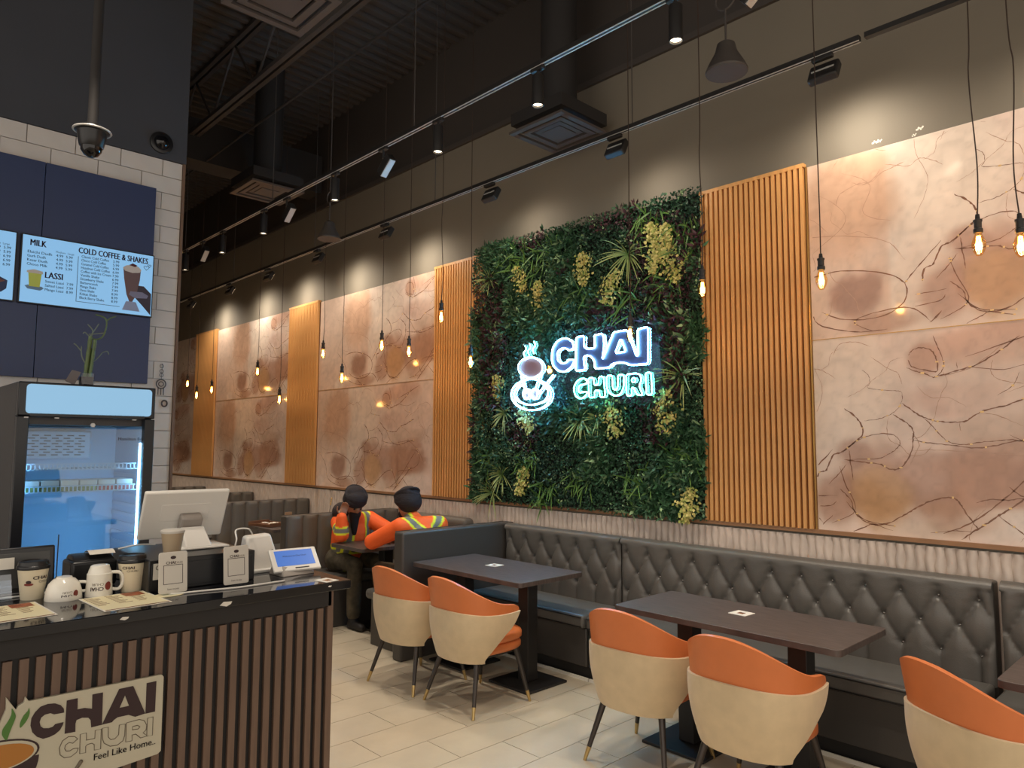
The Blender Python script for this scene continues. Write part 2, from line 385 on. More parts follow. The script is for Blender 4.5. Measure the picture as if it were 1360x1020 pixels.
for fn, c, ru, rv, col, st in [
 (c5, (650, 690), .62, .22, (176, 132, 108), .85), (c5, (340, 700), .22, .22, (170, 126, 100), .75), (c5, (345, 520), .16, .08, (172, 132, 108), .7),
 (c5, (565, 130), .10, .10, (196, 150, 124), .9), (c5, (840, 60), .30, .13, (204, 160, 136), .8), (c5, (700, 310), .28, .10, (200, 160, 142), .6),
 (c5, (200, 300), .30, .40, (232, 216, 200), .8), (c5, (930, 450), .32, .10, (204, 174, 152), .7), (c5, (960, 660), .35, .22, (180, 134, 106), .8),
 (c5, (160, 770), .14, .16, (180, 136, 112), .8), (c5, (950, 890), .25, .10, (232, 214, 198), .9), (c5, (560, 910), .25, .06, (226, 206, 188), .8), (c5, (700, 850), .22, .10, (186, 146, 120), .6),
 (c9, (740, 500), .34, .36, (208, 166, 136), .8), (c9, (745, 705), .17, .15, (160, 120, 100), .95), (c9, (770, 778), .20, .07, (180, 140, 116), .85), (c9, (868, 628), .14, .09, (172, 130, 108), .85),
 (c9, (890, 725), .17, .22, (204, 162, 112), .6), (c9, (1065, 680), .12, .11, (180, 138, 116), .85), (c9, (1080, 790), .25, .12, (234, 218, 206), .8), (c9, (665, 775), .10, .08, (232, 214, 200), .8), (c9, (1040, 480), .35, .2, (216, 192, 176), .6)]:
    a, b = fn(*c); BL.append((a, b, ru, rv, np.array(srgb(col)[:3]), st))
def vnoise(x, z, s, seed):
    r = np.random.default_rng(seed).random((64, 64)); a = x * s; b = z * s; i = np.floor(a).astype(int); j = np.floor(b).astype(int); fa = a - i; fb = b - j
    fa = fa * fa * (3 - 2 * fa); fb = fb * fb * (3 - 2 * fb); g = lambda p, q: r[p % 64, q % 64]
    return g(i, j) * (1 - fa) * (1 - fb) + g(i + 1, j) * fa * (1 - fb) + g(i, j + 1) * (1 - fa) * fb + g(i + 1, j + 1) * fa * fb
def print_colour(u, v):
    base = np.array(srgb((228, 206, 192))[:3]) * np.ones(u.shape + (1,))
    sh = u.shape; uf, vf = u.ravel() + 3, v.ravel() + 3
    n1 = vnoise(uf, vf, 4, 11).reshape(sh); n2 = vnoise(uf, vf, 11, 12).reshape(sh); n3 = vnoise(uf, vf, 27, 13).reshape(sh)
    wob = .16 * (n1 - .5) + .10 * (n2 - .5) + .04 * (n3 - .5)
    left = 1 / (1 + np.exp((u - .735) / .006))
    grad = np.clip((u - .735) / .5, 0, 1)
    base = base * (1 - .0 * grad[..., None]) + (np.array(srgb((230, 216, 202))[:3]) - base) * ((1 - grad) * (1 - left))[..., None] * .8
    base = base + (np.array(srgb((218, 188, 164))[:3]) - base) * (left * .5)[..., None]
    for a, b, ru, rv, col, st in BL:
        d = np.sqrt(((u - a) / ru + wob * 2) ** 2 + ((v - b) / rv + wob * 2) ** 2)
        k = st * .9 / (1 + np.exp((d - .95) / .09)); base = base + (col - base) * k[..., None]
    rid = 1 - np.abs(2 * (.6 * n2 + .4 * n3) - 1)
    base = base * (1 - .10 * (rid ** 6))[..., None] * (.93 + .14 * n1 + .05 * (n3 - .5))[..., None]
    return base
def marble(x0, x1, z0, z1, uoff):
    nu = max(3, int((x1 - x0) / .014)); nv = max(3, int((z1 - z0) / .014)); us = np.linspace(0, x1 - x0, nu); vs = np.linspace(0, z1 - z0, nv)
    U, V = np.meshgrid(us, vs); m = MB(); Y = -.012
    m.grid(lambda i, j: (us[i], Y, vs[j]), nu, nv)
    W, H = x1 - x0, z1 - z0; b = len(m.v)
    m.add([(0, Y, 0), (W, Y, 0), (W, Y, H), (0, Y, H), (0, -.001, 0), (W, -.001, 0), (W, -.001, H), (0, -.001, H)], [(0, 1, 5, 4), (1, 2, 6, 5), (2, 3, 7, 6), (3, 0, 4, 7)])
    cols = print_colour(U + uoff, V).reshape(-1, 3); cols = np.vstack([cols, np.tile(cols[:1], (8, 1))]); cols = np.hstack([cols, np.ones((len(cols), 1))])
    me = bpy.data.meshes.new('marble_panel'); me.from_pydata(m.v, [], m.f); me.materials.append(m_marble); vcolor(me, cols)
    o = link('marble_panel', me, wall, (x0, WY, z0))
    vd, vf, vg = MB(), MB(), MB(); rr = random.Random(3)
    for fn, pl, hw, faint in VE:
        pts = spline([Vector((*fn(*p), 0)) for p in pl], 6); seg = []
        for i, p in enumerate(pts):
            t = pts[min(i + 1, len(pts) - 1)] - pts[max(i - 1, 0)]
            if t.length < 1e-6: continue
            t.normalize(); nrm = Vector((-t.y, t.x, 0)); e = min(1, (i + 1) / 4, (len(pts) - i) / 4)
            hh = hw * .00092 * (0.4 + .9 * rr.random()) * e; jit = nrm * (rr.random() - .5) * .004
            q = p + jit; seg.append((q.x - uoff, q.y, nrm * hh))
            if not faint and rr.random() < .06 and .01 < q.x - uoff < W - .01 and .01 < q.y < H - .01:
                vg.box((q.x - uoff, Y - .0009, q.y), (.008 + .012 * rr.random(), .0008, .006 + .006 * rr.random()))
        tgt = vf if faint else vd
        for (a0, b0, n0), (a1, b1, n1) in zip(seg, seg[1:]):
            if not (0 < a0 - .004 and a0 < W - .004 and 0 < a1 - .004 and a1 < W - .004 and .004 < b0 < H - .004 and .004 < b1 < H - .004): continue
            yy = Y - .0006
            tgt.add([(a0 + n0.x, yy, b0 + n0.y), (a1 + n1.x, yy, b1 + n1.y), (a1 - n1.x, yy, b1 - n1.y), (a0 - n0.x, yy, b0 - n0.y)], [(0, 1, 2, 3)])
    if vd.f: vd.build('veining', m_vein, o)
    if vf.f: vf.build('veining', m_veinf, o)
    if vg.f: vg.build('gold_fleck', m_gold, o)
rr_ = random.Random(21)
for q_ in range(22):
    a_, b_ = rr_.uniform(0, 2.46), rr_.uniform(0, 1.2); th_ = rr_.uniform(0, 6.3); pl_ = []
    for k in range(rr_.randint(4, 8)):
        pl_.append((a_, b_)); th_ += rr_.uniform(-.9, .9); a_ += .07 * cos(th_); b_ += .07 * sin(th_)
    VE.append((lambda x, y: (x, y), pl_, rr_.uniform(1.2, 2.6), 1))
ZB, ZS, ZT = 1.17, 2.387, 3.55
for (x0, x1, uo) in [(-13.9, -12.66, 1.22), (-11.78, -9.25, -.02), (-8.438, -5.982, 0), (-1.99, .47, .914), (.47, 2.9, 0)]:
    for z0, z1 in ((ZB, ZS - .004), (ZS, ZT)): marble(x0 + .002, x1 - .002, z0, z1, uo - ((.66 if uo > .9 else .42) if z0 > 2 else 0))
    struct(MB().lohi((x0, WY - .016, ZS - .004), (x1, WY - .001, ZS)).build('trim_3', m_gtrim))
for x in (-1.997,): struct(MB().lohi((x, WY - .03, ZB), (x + .007, WY - .001, ZT)).build('trim_4', m_gtrim))
struct(MB().lohi((-15, WY - .035, ZB - .025), (4, WY - .001, ZB)).build('trim_5', m_ledge))
# small bare scuffs of paint above the right marble
for u, v, a in ((1164, 189, .02), (1169, 188, .014), (1223, 171, .02), (1215, 180, .012)):
    p = on(u, v, y=WY); bm_ = MB()
    for k in range(4): bm_.box((p.x + (k - 2) * a * .5, WY - .001, p.z + (k % 2) * .008), (a * .7, .001, a * .5), Matrix.Rotation(k * .7, 3, 'Y'))
    bm_.build('paint_scuff', m_paper, wall)

# fluted wainscot
fm = MB(); npt = int(19 / .0088)
fx = [-15 + i * .0088 for i in range(npt)]
fr = [abs(sin(pi * x / .053)) ** .7 * .022 + .003 * sin(x * 37) for x in fx]
zz = [0.0, .5, .9] + [.95 + i * .02 for i in range(10)]
x_ph = [int(x / .053) * 1.7 for x in fx]
fm.grid(lambda i, j: (fx[i] + .004 * sin(zz[j] * 45 + x_ph[i]), WY - .006 - fr[i], zz[j]), npt, len(zz))
tag(fm.build('fluted_wainscot', m_flute, sharp=60), 'greyish white fluted wainscot band running above the bench backs', 'wall panel')

# slat panels
def slat_panel(x0, x1, label):
    t = empty('slat_panel', (x0, WY, ZB), label, 'wall panel', 'vertical oak slat panels'); W, H = x1 - x0, ZT + .0 - ZB
    MB().lohi((0, -.014, 0), (W, -.001, H)).build('backing', m_oakd, t)
    MB().lohi((0, -.045, H), (W, -.001, H + .025)).build('top_rail', m_oak, t)
    n = round(W / .0405); p = W / n; me = MB().box((0, 0, 0), (.0225, .03, H - .002)).mesh('slat', m_oak)
    for i in range(n): link('slat', me, t, (p * (i + .5), -.029, H / 2))
slat_panel(-2.79, -2.0, 'wide oak slat panel between the green wall and the right marble')
slat_panel(-5.98, -5.17, 'oak slat panel directly left of the green wall')
slat_panel(-9.25, -8.44, 'oak slat panel left of the marble behind the two people')
slat_panel(-12.66, -11.78, 'farthest oak slat panel, near the end of the menu wall')

# ------------------------------------------------------------------ green wall
gw = empty('green_wall', (0, WY, 0), 'tall panel of dense artificial greenery behind the neon sign', 'green wall')
GX0, GX1, GZ0, GZ1 = -5.29, -2.78, 1.18, 3.58
MB().lohi((GX0, -.03, GZ0), (GX1, -.001, GZ1)).build('backing', mat('dark_green_mat', (16, 26, 18), .9), gw)
N = 52000
px_ = rng.uniform(GX0 - .015, GX1 + .02, N); pz = rng.uniform(GZ0 - .01, GZ1 + .04, N)
c1 = vnoise(px_, pz, 3.2, 1); c2 = vnoise(px_, pz, 9, 2); c3 = vnoise(px_, pz, 2.2, 5)
depth = .035 + .05 * c2 + rng.uniform(0, .025, N)
ln = np.where(c1 > .56, rng.uniform(.045, .085, N), rng.uniform(.014, .032, N)); wd = np.where(c1 > .56, ln * .16, ln * .36)
ang = rng.uniform(0, 2 * pi, N); tilt = rng.uniform(-.2, 1.1, N)
d = np.stack([np.cos(ang) * np.cos(tilt), -np.sin(tilt), np.sin(ang) * np.cos(tilt)], 1)
rv = rng.normal(size=(N, 3)); sd = np.cross(d, rv); sd /= np.linalg.norm(sd, axis=1)[:, None]
base = np.stack([px_, -depth, pz], 1); mid = base + d * (ln * .5)[:, None]
V = np.stack([base, mid + sd * wd[:, None], base + d * ln[:, None], mid - sd * wd[:, None]], 1).reshape(-1, 3)
V[:, 1] = np.minimum(V[:, 1], -.012)
cA = np.array(srgb((32, 60, 46))[:3]); cB = np.array(srgb((62, 98, 64))[:3]); cP = np.array(srgb((70, 44, 52))[:3]); cL = np.array(srgb((122, 148, 108))[:3])
mix = np.clip(.2 + .7 * (c1 - .3) + rng.uniform(-.3, .3, N), 0, 1)[:, None]
col = cA * (1 - mix) + cB * mix
pur = ((c3 > .6) & (rng.random(N) < .5))[:, None]; col = np.where(pur, cP * rng.uniform(.5, 1.2, (N, 1)), col)
lit = ((c2 > .6) & (rng.random(N) < .16))[:, None]; col = np.where(lit, cL, col)
col = col * rng.uniform(.7, 1.6, (N, 1)) * 1.25
me = bpy.data.meshes.new('foliage'); me.vertices.add(4 * N); me.vertices.foreach_set('co', V.ravel())
me.loops.add(4 * N); me.loops.foreach_set('vertex_index', np.arange(4 * N)); me.polygons.add(N)
me.polygons.foreach_set('loop_start', np.arange(0, 4 * N, 4)); me.update(calc_edges=True)
me.materials.append(m_leaf); vcolor(me, np.repeat(np.hstack([col, np.ones((N, 1))]), 4, axis=0))
tag(link('foliage', me, gw), kind='stuff')
def blade(mb, cols, p, dr, L, wd_, droop, ca, cb):
    dr = Vector(dr).normalized(); side = dr.cross(Vector((0, -1, 0)));
    if side.length < .1: side = Vector((1, 0, 0))
    side.normalize(); b = len(mb.v); vs = []
    for k in range(5):
        t = k / 4; c = Vector(p) + dr * L * t + Vector((0, 0, -droop * t * t * L)); ww = wd_ * (1 - t) ** .6 * (1 if t > 0 else .6)
        if k < 4: vs += [c - side * ww, c + side * ww + Vector((0, -.002, 0))]
        else: vs.append(c)
        cc = [ca[i] * (1 - t) + cb[i] * t for i in range(3)]; cols.extend([cc + [1]] * (2 if k < 4 else 1))
    mb.add(vs, [(0, 1, 3, 2), (2, 3, 5, 4), (4, 5, 7, 6), (6, 7, 8)])
def plant(name, u, v, kind, size=1.0, seed=0):
    p = on(u, v, y=WY - .09); r = random.Random(seed + int(u)); mb = MB(); cols = []
    g1, g2 = srgb((70, 110, 50)), srgb((190, 200, 130))
    if kind == 'spiky':
        for k in range(26):
            a = r.uniform(0, 2 * pi); el = r.uniform(.15, 1.0)
            blade(mb, cols, (p.x, -.07, p.z), (cos(a) * cos(el), -sin(el) * .8, sin(a) * cos(el)), r.uniform(.13, .24) * size, .007, .3, g1[:3], g2[:3])
    elif kind == 'fern':
        for k in range(30):
            a = r.uniform(0, 2 * pi); el = r.uniform(.1, .7); q = (p.x + r.uniform(-.12, .12) * size, -.07, p.z + r.uniform(-.12, .12) * size)
            blade(mb, cols, q, (cos(a) * .6, -sin(el), sin(a)), r.uniform(.1, .18) * size, .009, .2, srgb((50, 92, 40))[:3], srgb((104, 142, 64))[:3])
    else:
        yc = srgb((206, 196, 120)); y2 = srgb((170, 180, 96))
        a0 = r.uniform(-.6, .6)
        for k in range(190):
            t = r.uniform(-1, 1); s_ = r.gauss(0, .28); e = 1 - .5 * abs(t)
            x = (t * sin(a0) * .14 + s_ * e * .19 * cos(a0)) * size; z = (t * cos(a0) * .14 - s_ * e * .19 * sin(a0)) * size
            a = r.uniform(0, 2 * pi); c = yc if r.random() < .6 else y2
            L = .022; b = Vector((p.x + x, -.085 - r.uniform(0, .035), p.z + z)); d1 = Vector((cos(a), -.4, sin(a))) * L; d2 = Vector((-sin(a), -.3, cos(a))) * L * .6
            mb.add([b, b + d1 * .5 + d2, b + d1, b + d1 * .5 - d2], [(0, 1, 2, 3)]); cols.extend([list(c[:3]) + [1]] * 4)
    me = bpy.data.meshes.new(name); me.from_pydata(mb.v, [], mb.f); me.materials.append(m_leaf); vcolor(me, cols)
    o = link(name, me, gw)
for i, (u, v, s) in enumerate([(832, 337, 1.25), (905, 500, 1.2), (648, 372, .8), (652, 655, 1.1), (770, 556, .9), (668, 548, .8), (665, 630, .9), (792, 556, .6)]): plant('spiky_plant', u, v, 'spiky', s, i)
for i, (u, v, s) in enumerate([(775, 358, 1), (812, 382, 1.05), (868, 313, .7), (893, 352, 1.05), (872, 345, .8), (692, 372, .9), (717, 393, .9), (700, 558, .9), (815, 555, 1.1), (885, 548, 1.2), (695, 640, .9), (915, 672, .9), (662, 515, .8), (885, 318, .8)]): plant('flower_cluster', u, v, 'flower', s, i)
for i, (u, v, s) in enumerate([(675, 345, 1), (770, 395, 1.2), (700, 350, 1.1), (860, 300, 1), (905, 310, 1.1), (830, 400, 1), (725, 655, 1), (770, 640, .9), (845, 640, 1), (880, 370, 1), (650, 610, 1), (700, 610, .9), (725, 340, 1), (905, 610, .9)]): plant('fern_tuft', u, v, 'fern', s, i)

# ------------------------------------------------------------------ neon sign
NY = WY - .17
def nz_(x, y): p = on(640 + x / 5.231, 400 + y / 5.231, y=NY); return Vector((p.x, NY, p.z))
ns = empty('neon_sign', (0, 0, 0), 'glowing neon outline sign of cup and lettering on the green wall', 'neon sign')
def ntube(name, pts, m, closed=True, r=.0048, smooth=False):
    P = [nz_(*p) for p in pts]
    if smooth: P = spline(P, 5, closed)
    else:       # small rounding of corners
        Q = []; n = len(P)
        for i in range(n):
            a, b, c = P[(i - 1) % n], P[i], P[(i + 1) % n]
            if not closed and i in (0, n - 1): Q.append(b); continue
            Q += [b + (a - b) * min(.3, .012 / max((a - b).length, 1e-4)), b + (c - b) * min(.3, .012 / max((c - b).length, 1e-4))]
        P = Q
    return MB().tube(P, r, 7, closed).build(name, m, ns)
C1 = [(640,325),(630,285),(600,260),(560,258),(520,280),(490,330),(484,400),(495,450),(530,485),(575,492),(615,465),(640,425),(642,408),(600,405),(585,428),(555,435),(530,415),(522,380),(530,345),(560,325),(590,330),(605,345)]
ntube('neon_letter', C1, m_glow, smooth=False)
ntube('neon_letter', [(655,250),(712,240),(708,320),(740,332),(785,325),(780,235),(840,225),(850,300),(835,410),(915,215),(1010,200),(1040,290),(1075,385),(1085,370),(1080,195),(1155,178),(1155,435),(1030,445),(1000,430),(960,425),(905,435),(890,460),(785,470),(780,410),(745,375),(705,385),(715,478),(650,485)], m_glow)
ntube('neon_letter', [(965,258),(1000,350),(925,362)], m_glow)
for L_ in [[(735,565),(715,535),(680,540),(650,570),(638,610),(650,660),(685,680),(720,660),(738,630),(700,628),(680,640),(668,615),(680,580),(705,580)],
           [(740,535),(775,530),(780,585),(810,580),(812,525),(845,522),(858,665),(820,668),(815,618),(782,622),(785,668),(745,670)],
           [(868,518),(905,515),(908,600),(925,622),(945,600),(945,512),(985,510),(985,600),(965,645),(925,660),(885,640),(868,600)],
           [(1003,508),(1080,500),(1105,520),(1108,560),(1090,585),(1118,650),(1080,655),(1055,600),(1040,600),(1042,655),(1005,658)],
           [(1135,498),(1175,494),(1182,648),(1145,652)]]:
    ntube('neon_letter', L_, m_gloc, r=.0045)
ntube('neon_letter', [(1040,535),(1068,532),(1068,562),(1042,566)], m_gloc, r=.0042)
ntube('neon_cup_rim', [(338 + 85 * cos(a), 462 + 72 * sin(a)) for a in [2 * pi * k / 20 for k in range(20)]], m_glow, smooth=True)
ntube('neon_cup_side', [(270, 520), (305, 640)], m_glow, False); ntube('neon_cup_side', [(402, 515), (370, 615)], m_glow, False)
ntube('neon_saucer', [(342 + 138 * cos(a), 650 + 108 * sin(a)) for a in [2 * pi * k / 24 for k in range(24)]], m_glow, smooth=True)
ntube('neon_saucer', [(290, 575), (245, 600), (225, 650), (260, 700), (340, 720), (430, 695), (460, 640), (440, 590), (400, 562)], m_glow, False, smooth=True)
ntube('neon_spoon', [(385, 655), (440, 580), (495, 512)], m_glow, False)
for cx_ in (308, 365): ntube('neon_bean', [(cx_ + 22 * cos(a), 645 + 36 * sin(a)) for a in [2 * pi * k / 12 for k in range(12)]], m_glow, smooth=True, r=.005)
for dx_ in (0, 30, 62): ntube('neon_steam', [(300 + dx_, 390 - dx_ * .4), (290 + dx_, 360 - dx_ * .4), (308 + dx_, 335 - dx_ * .4), (300 + dx_, 310 - dx_ * .5)], m_gloc, False, smooth=True, r=.005)
def nfill(name, pts, m, dy, holes=()):
    P = [nz_(*p) for p in pts]; H = [[(nz_(*q).x, nz_(*q).z) for q in h] for h in holes]
    return MB().prism([(q.x, q.z) for q in P], lambda a, b, d_: (a, d_, b), NY + dy, NY + dy + .003, H).build(name, m, ns)
m_nfill = mat('dark_sign_vinyl', (44, 34, 52), .5); m_nchai = mat('tea_brown_vinyl', (120, 72, 60), .5)
nfill('letter_face', C1, m_nfill, .008)
nfill('letter_face', [(655,250),(712,240),(708,320),(740,332),(785,325),(780,235),(840,225),(850,300),(835,410),(915,215),(1010,200),(1040,290),(1075,385),(1085,370),(1080,195),(1155,178),(1155,435),(1030,445),(1000,430),(960,425),(905,435),(890,460),(785,470),(780,410),(745,375),(705,385),(715,478),(650,485)], m_nfill, .008, [[(965,258),(1000,350),(925,362)]])
nfill('tea_face', [(338 + 78 * cos(a), 462 + 64 * sin(a)) for a in [2 * pi * k / 20 for k in range(20)]], m_nchai, .008)
for cx_ in (308, 365): nfill('bean_face', [(cx_ + 18 * cos(a), 645 + 32 * sin(a)) for a in [2 * pi * k / 12 for k in range(12)]], m_nchai, .008)
nfill('acrylic_backing', [(160, 640), (215, 560), (225, 440), (280, 280), (400, 230), (430, 340), (640, 210), (1210, 130), (1240, 480), (1250, 690), (680, 740), (600, 640), (540, 560), (500, 700), (400, 800), (240, 800), (180, 730)], m_acr, .014)
sp = MB()
for q in [(280, 300), (1150, 150), (1220, 680), (680, 712)]: p = nz_(*q); sp.cyl((p.x, NY + .012, p.z), (p.x, WY - .03, p.z), .007, n=8)
sp.build('standoff', m_track, ns)

# ------------------------------------------------------------------ benches
BF = 4.5          # face of the tufted backs
def tufted(x0, x1, bx0, label, parent_name='tufted_bench'):
    W = x1 - x0
    t = empty(parent_name, (x0, 4.1, 0), label, 'bench', 'tufted wall benches'); p = .1925; dz = .145; zt = .885
    zb0, zb1 = .45, 1.0; nu, nv = int(W / .011), 52
    yf = BF - 4.1
    def h(x, z):
        a = (x - bx0) / p; b = (zt - z) / (2 * dz)
        if z > zt: q = min(1, abs(sin(pi * a)) ** .5 * .35 + .65); cr = min(1, (z - zt) / .1); hh = (abs(sin(pi * a)) ** .45) * (1 - cr) + cr * (.9 + .1 * q)
        elif z < zt - 2 * dz: hh = abs(sin(pi * a)) ** .45
        else: hh = (abs(sin(pi * (a + b))) * abs(sin(pi * (a - b)))) ** .38
        dm = 9
        for r in range(3):
            o_ = .5 if r == 1 else 0; ax = (a - o_) - round(a - o_); d_ = hypot(ax * p, z - (zt - r * dz)); dm = min(dm, d_)
        return hh * .034 - .02 * exp(-(dm / .018) ** 2)
    def fn(i, j):
        x = W * i / (nu - 1); s = j / (nv - 1)
        if j >= nv - 8:
            k = (j - (nv - 8)) / 7 * pi / 2; z = 1.0 - .045 + .045 * sin(k); y = yf - .032 + .06 * (1 - cos(k)) ; ez = 0
        else:
            z = zb0 + (1.0 - .045 - zb0) * j / (nv - 8); e = min(1, x / .03, (W - x) / .03); y = yf - h(x0 + x, z) * max(e, 0) ** .5
        if j == nv - 8: pass
        return (x, y, z)
    m = MB().grid(fn, nu, nv)
    ob = m.build('back_cushion', m_leather, t, sharp=80)
    MB().lohi((0, yf + .02, .0), (W, WY - 4.1 - .036, .985)).build('back_frame', m_leathd, t, .01)
    bt = MB().lathe([(.002, -.006), (.009, -.004), (.009, .002), (.004, .006), (.001, .007)], 8, (0, 0, 0), Matrix.Rotation(radians(90), 3, 'X')).mesh('button', m_button)
    for r in range(3):
        k = math.ceil((x0 + .04 - bx0 - (p / 2 if r == 1 else 0)) / p)
        while bx0 + k * p + (p / 2 if r == 1 else 0) < x1 - .03:
            X = bx0 + k * p + (p / 2 if r == 1 else 0); link('button', bt, t, (X - x0, yf + .008, zt - r * dz)); k += 1
    MB().lohi((.006, -.05, .375), (W - .006, yf - .01, .47)).build('seat_cushion', m_leather, t, .022, seg=3)
    MB().tube([(.02, -.052, .455), (W - .02, -.052, .455)], .004, 6).build('piping', m_pipe, t)
    MB().tube([(.02, -.052, .388), (W - .02, -.052, .388)], .004, 6).build('piping', m_pipe, t)
    MB().lohi((.006, -.01, .10), (W - .006, yf, .375)).build('base', m_leathd, t, .01)
    MB().lohi((.0, .035, .0), (W, yf, .10)).build('plinth', m_black, t)
    MB().lohi((.0, .0, .0), (W, .012, .022)).build('kick_strip', m_paper, t)
    return t
tufted(-4.735, -3.455, -3.71 - .1925 * 0, 'charcoal button tufted wall bench in the corner beside the partition')
tufted(-3.445, -1.02, -3.204 + .0, 'long charcoal button tufted wall bench behind the middle table')
tufted(-.985, 1.6, -.87, 'charcoal button tufted wall bench at the right edge')

def partition(x, y0, label, chan=True, seats=(-1, 1), sy0=None):
    """upholstered booth divider standing out from the wall with bench seats"""
    t = empty('booth_partition', (x, y0, 0), label, 'booth partition', 'booth partitions along the wall'); L = WY - .034 - y0
    MB().lohi((-.06, 0, 0), (.06, L, 1.0)).build('divider', m_leathd, t, .018, seg=3)
    for s in (-1, 1):
        if s not in seats: continue
        nch = int((L - .04) / .155); pw = (L - .04) / nch
        for k in range(nch):
            cm_ = MB(); y_a = .02 + k * pw
            cm_.grid(lambda i, j: (s * (.061 + .028 * sin(pi * min(max(i, .0), 8) / 8) ** .5 * (1 if j < 7 else .0) + (.0 if j < 7 else .012)), y_a + pw * i / 8, [.46, .6, .7, .8, .9, .96, .985, 1.0][j]), 9, 8)
            cm_.build('channel', m_chan, t, sharp=80)
        s0 = .12
        MB().lohi((s * .065, s0 - .05, .385), (s * .58, L, .47)).build('seat_cushion', m_leather, t, .03, seg=3)
        MB().lohi((s * .065, s0, 0.0), (s * .555, L, .385)).build('seat_base', m_leathd, t, .008)
    return t
partition(-4.81, 3.38, 'plain charcoal booth partition behind the man facing away', seats=(-1,))
partition(-6.62, 3.30, 'channel padded booth partition behind the man holding his head')
partition(-8.6, 3.42, 'channel padded booth partition left of the tray table')
partition(-10.25, 3.6, 'channel padded booth partition seen past the raised till monitor')
partition(-12.05, 3.6, 'farthest booth partition beside the end of the brick wall')
t = empty('wall_cushion', (-5.72, 4.45, 0), 'grey padded wall cushion between the two people', 'cushion')
MB().lohi((-.46, 0, .47), (.46, .14, 1.0)).build('pad', m_chan, t, .05, seg=4)

# ------------------------------------------------------------------ tables
def table(x0, x1, y0, y1, label, peds, ptype='dining_table'):
    cx, cy = (x0 + x1) / 2, (y0 + y1) / 2
    t = empty(ptype, (cx, cy, 0), label, 'table', 'dark wood dining tables'); W, D = x1 - x0, y1 - y0; r = .03
    out = []
    for sx, sy, a0 in ((1, 1, 0), (-1, 1, 90), (-1, -1, 180), (1, -1, 270)):
        for k in range(5):
            a = radians(a0 + 22.5 * k); out.append((sx * (W / 2 - r) + r * cos(a), sy * (D / 2 - r) + r * sin(a)))
    MB().prism(out, lambda a, b, d_: (a, b, d_), .738, .77).build('tabletop', m_table, t, .003)
    for dx in peds:
        MB().lohi((dx - .05, -.05, .02), (dx + .05, .05, .735)).build('pedestal', m_black, t, .004)
        MB().lohi((dx - .2, -.2, .001), (dx + .2, .2, .018)).build('base_plate', m_black, t, .004)
        MB().lohi((dx - .16, -.16, .728), (dx + .16, .16, .738)).build('mounting_plate', m_black, t)
    return t
table(-4.72, -3.50, 3.45, 4.11, 'dark wood table in front of the corner bench', (-.34, .36))
table(-2.68, -1.38, 3.41, 4.01, 'dark wood table in the middle with two chairs on the near side', (-.33, .33))
table(-.79, .5, 3.46, 4.06, 'dark wood table whose corner shows at the right edge', (-.33, .33))
table(-6.12, -5.56, 3.53, 4.4, 'small dark table between the two men in orange jackets', (0,))
table(-8.1, -7.45, 3.6, 4.4, 'dark table in the booth behind, holding the wooden tray', (0,))
table(-9.65, -9.05, 3.6, 4.4, 'dark table in the far booth behind the till monitor', (0,))
def card(x, y, label, rz):
    t = empty('table_card', (x, y, .7705), label, 'card', 'small square cards lying on tables', rz)
    MB().lohi((-.052, -.052, 0), (.052, .052, .003)).build('card', m_paper, t)
    MB().lohi((-.018, -.022, .003), (.018, .014, .0036)).build('printed_mark', m_vein, t)
p = on(657, 751, z=.77); card(p.x, p.y, 'small square white card lying on the corner table', .1)
p = on(985, 815, z=.77); card(p.x, p.y, 'small square white card lying on the middle table', -.05)

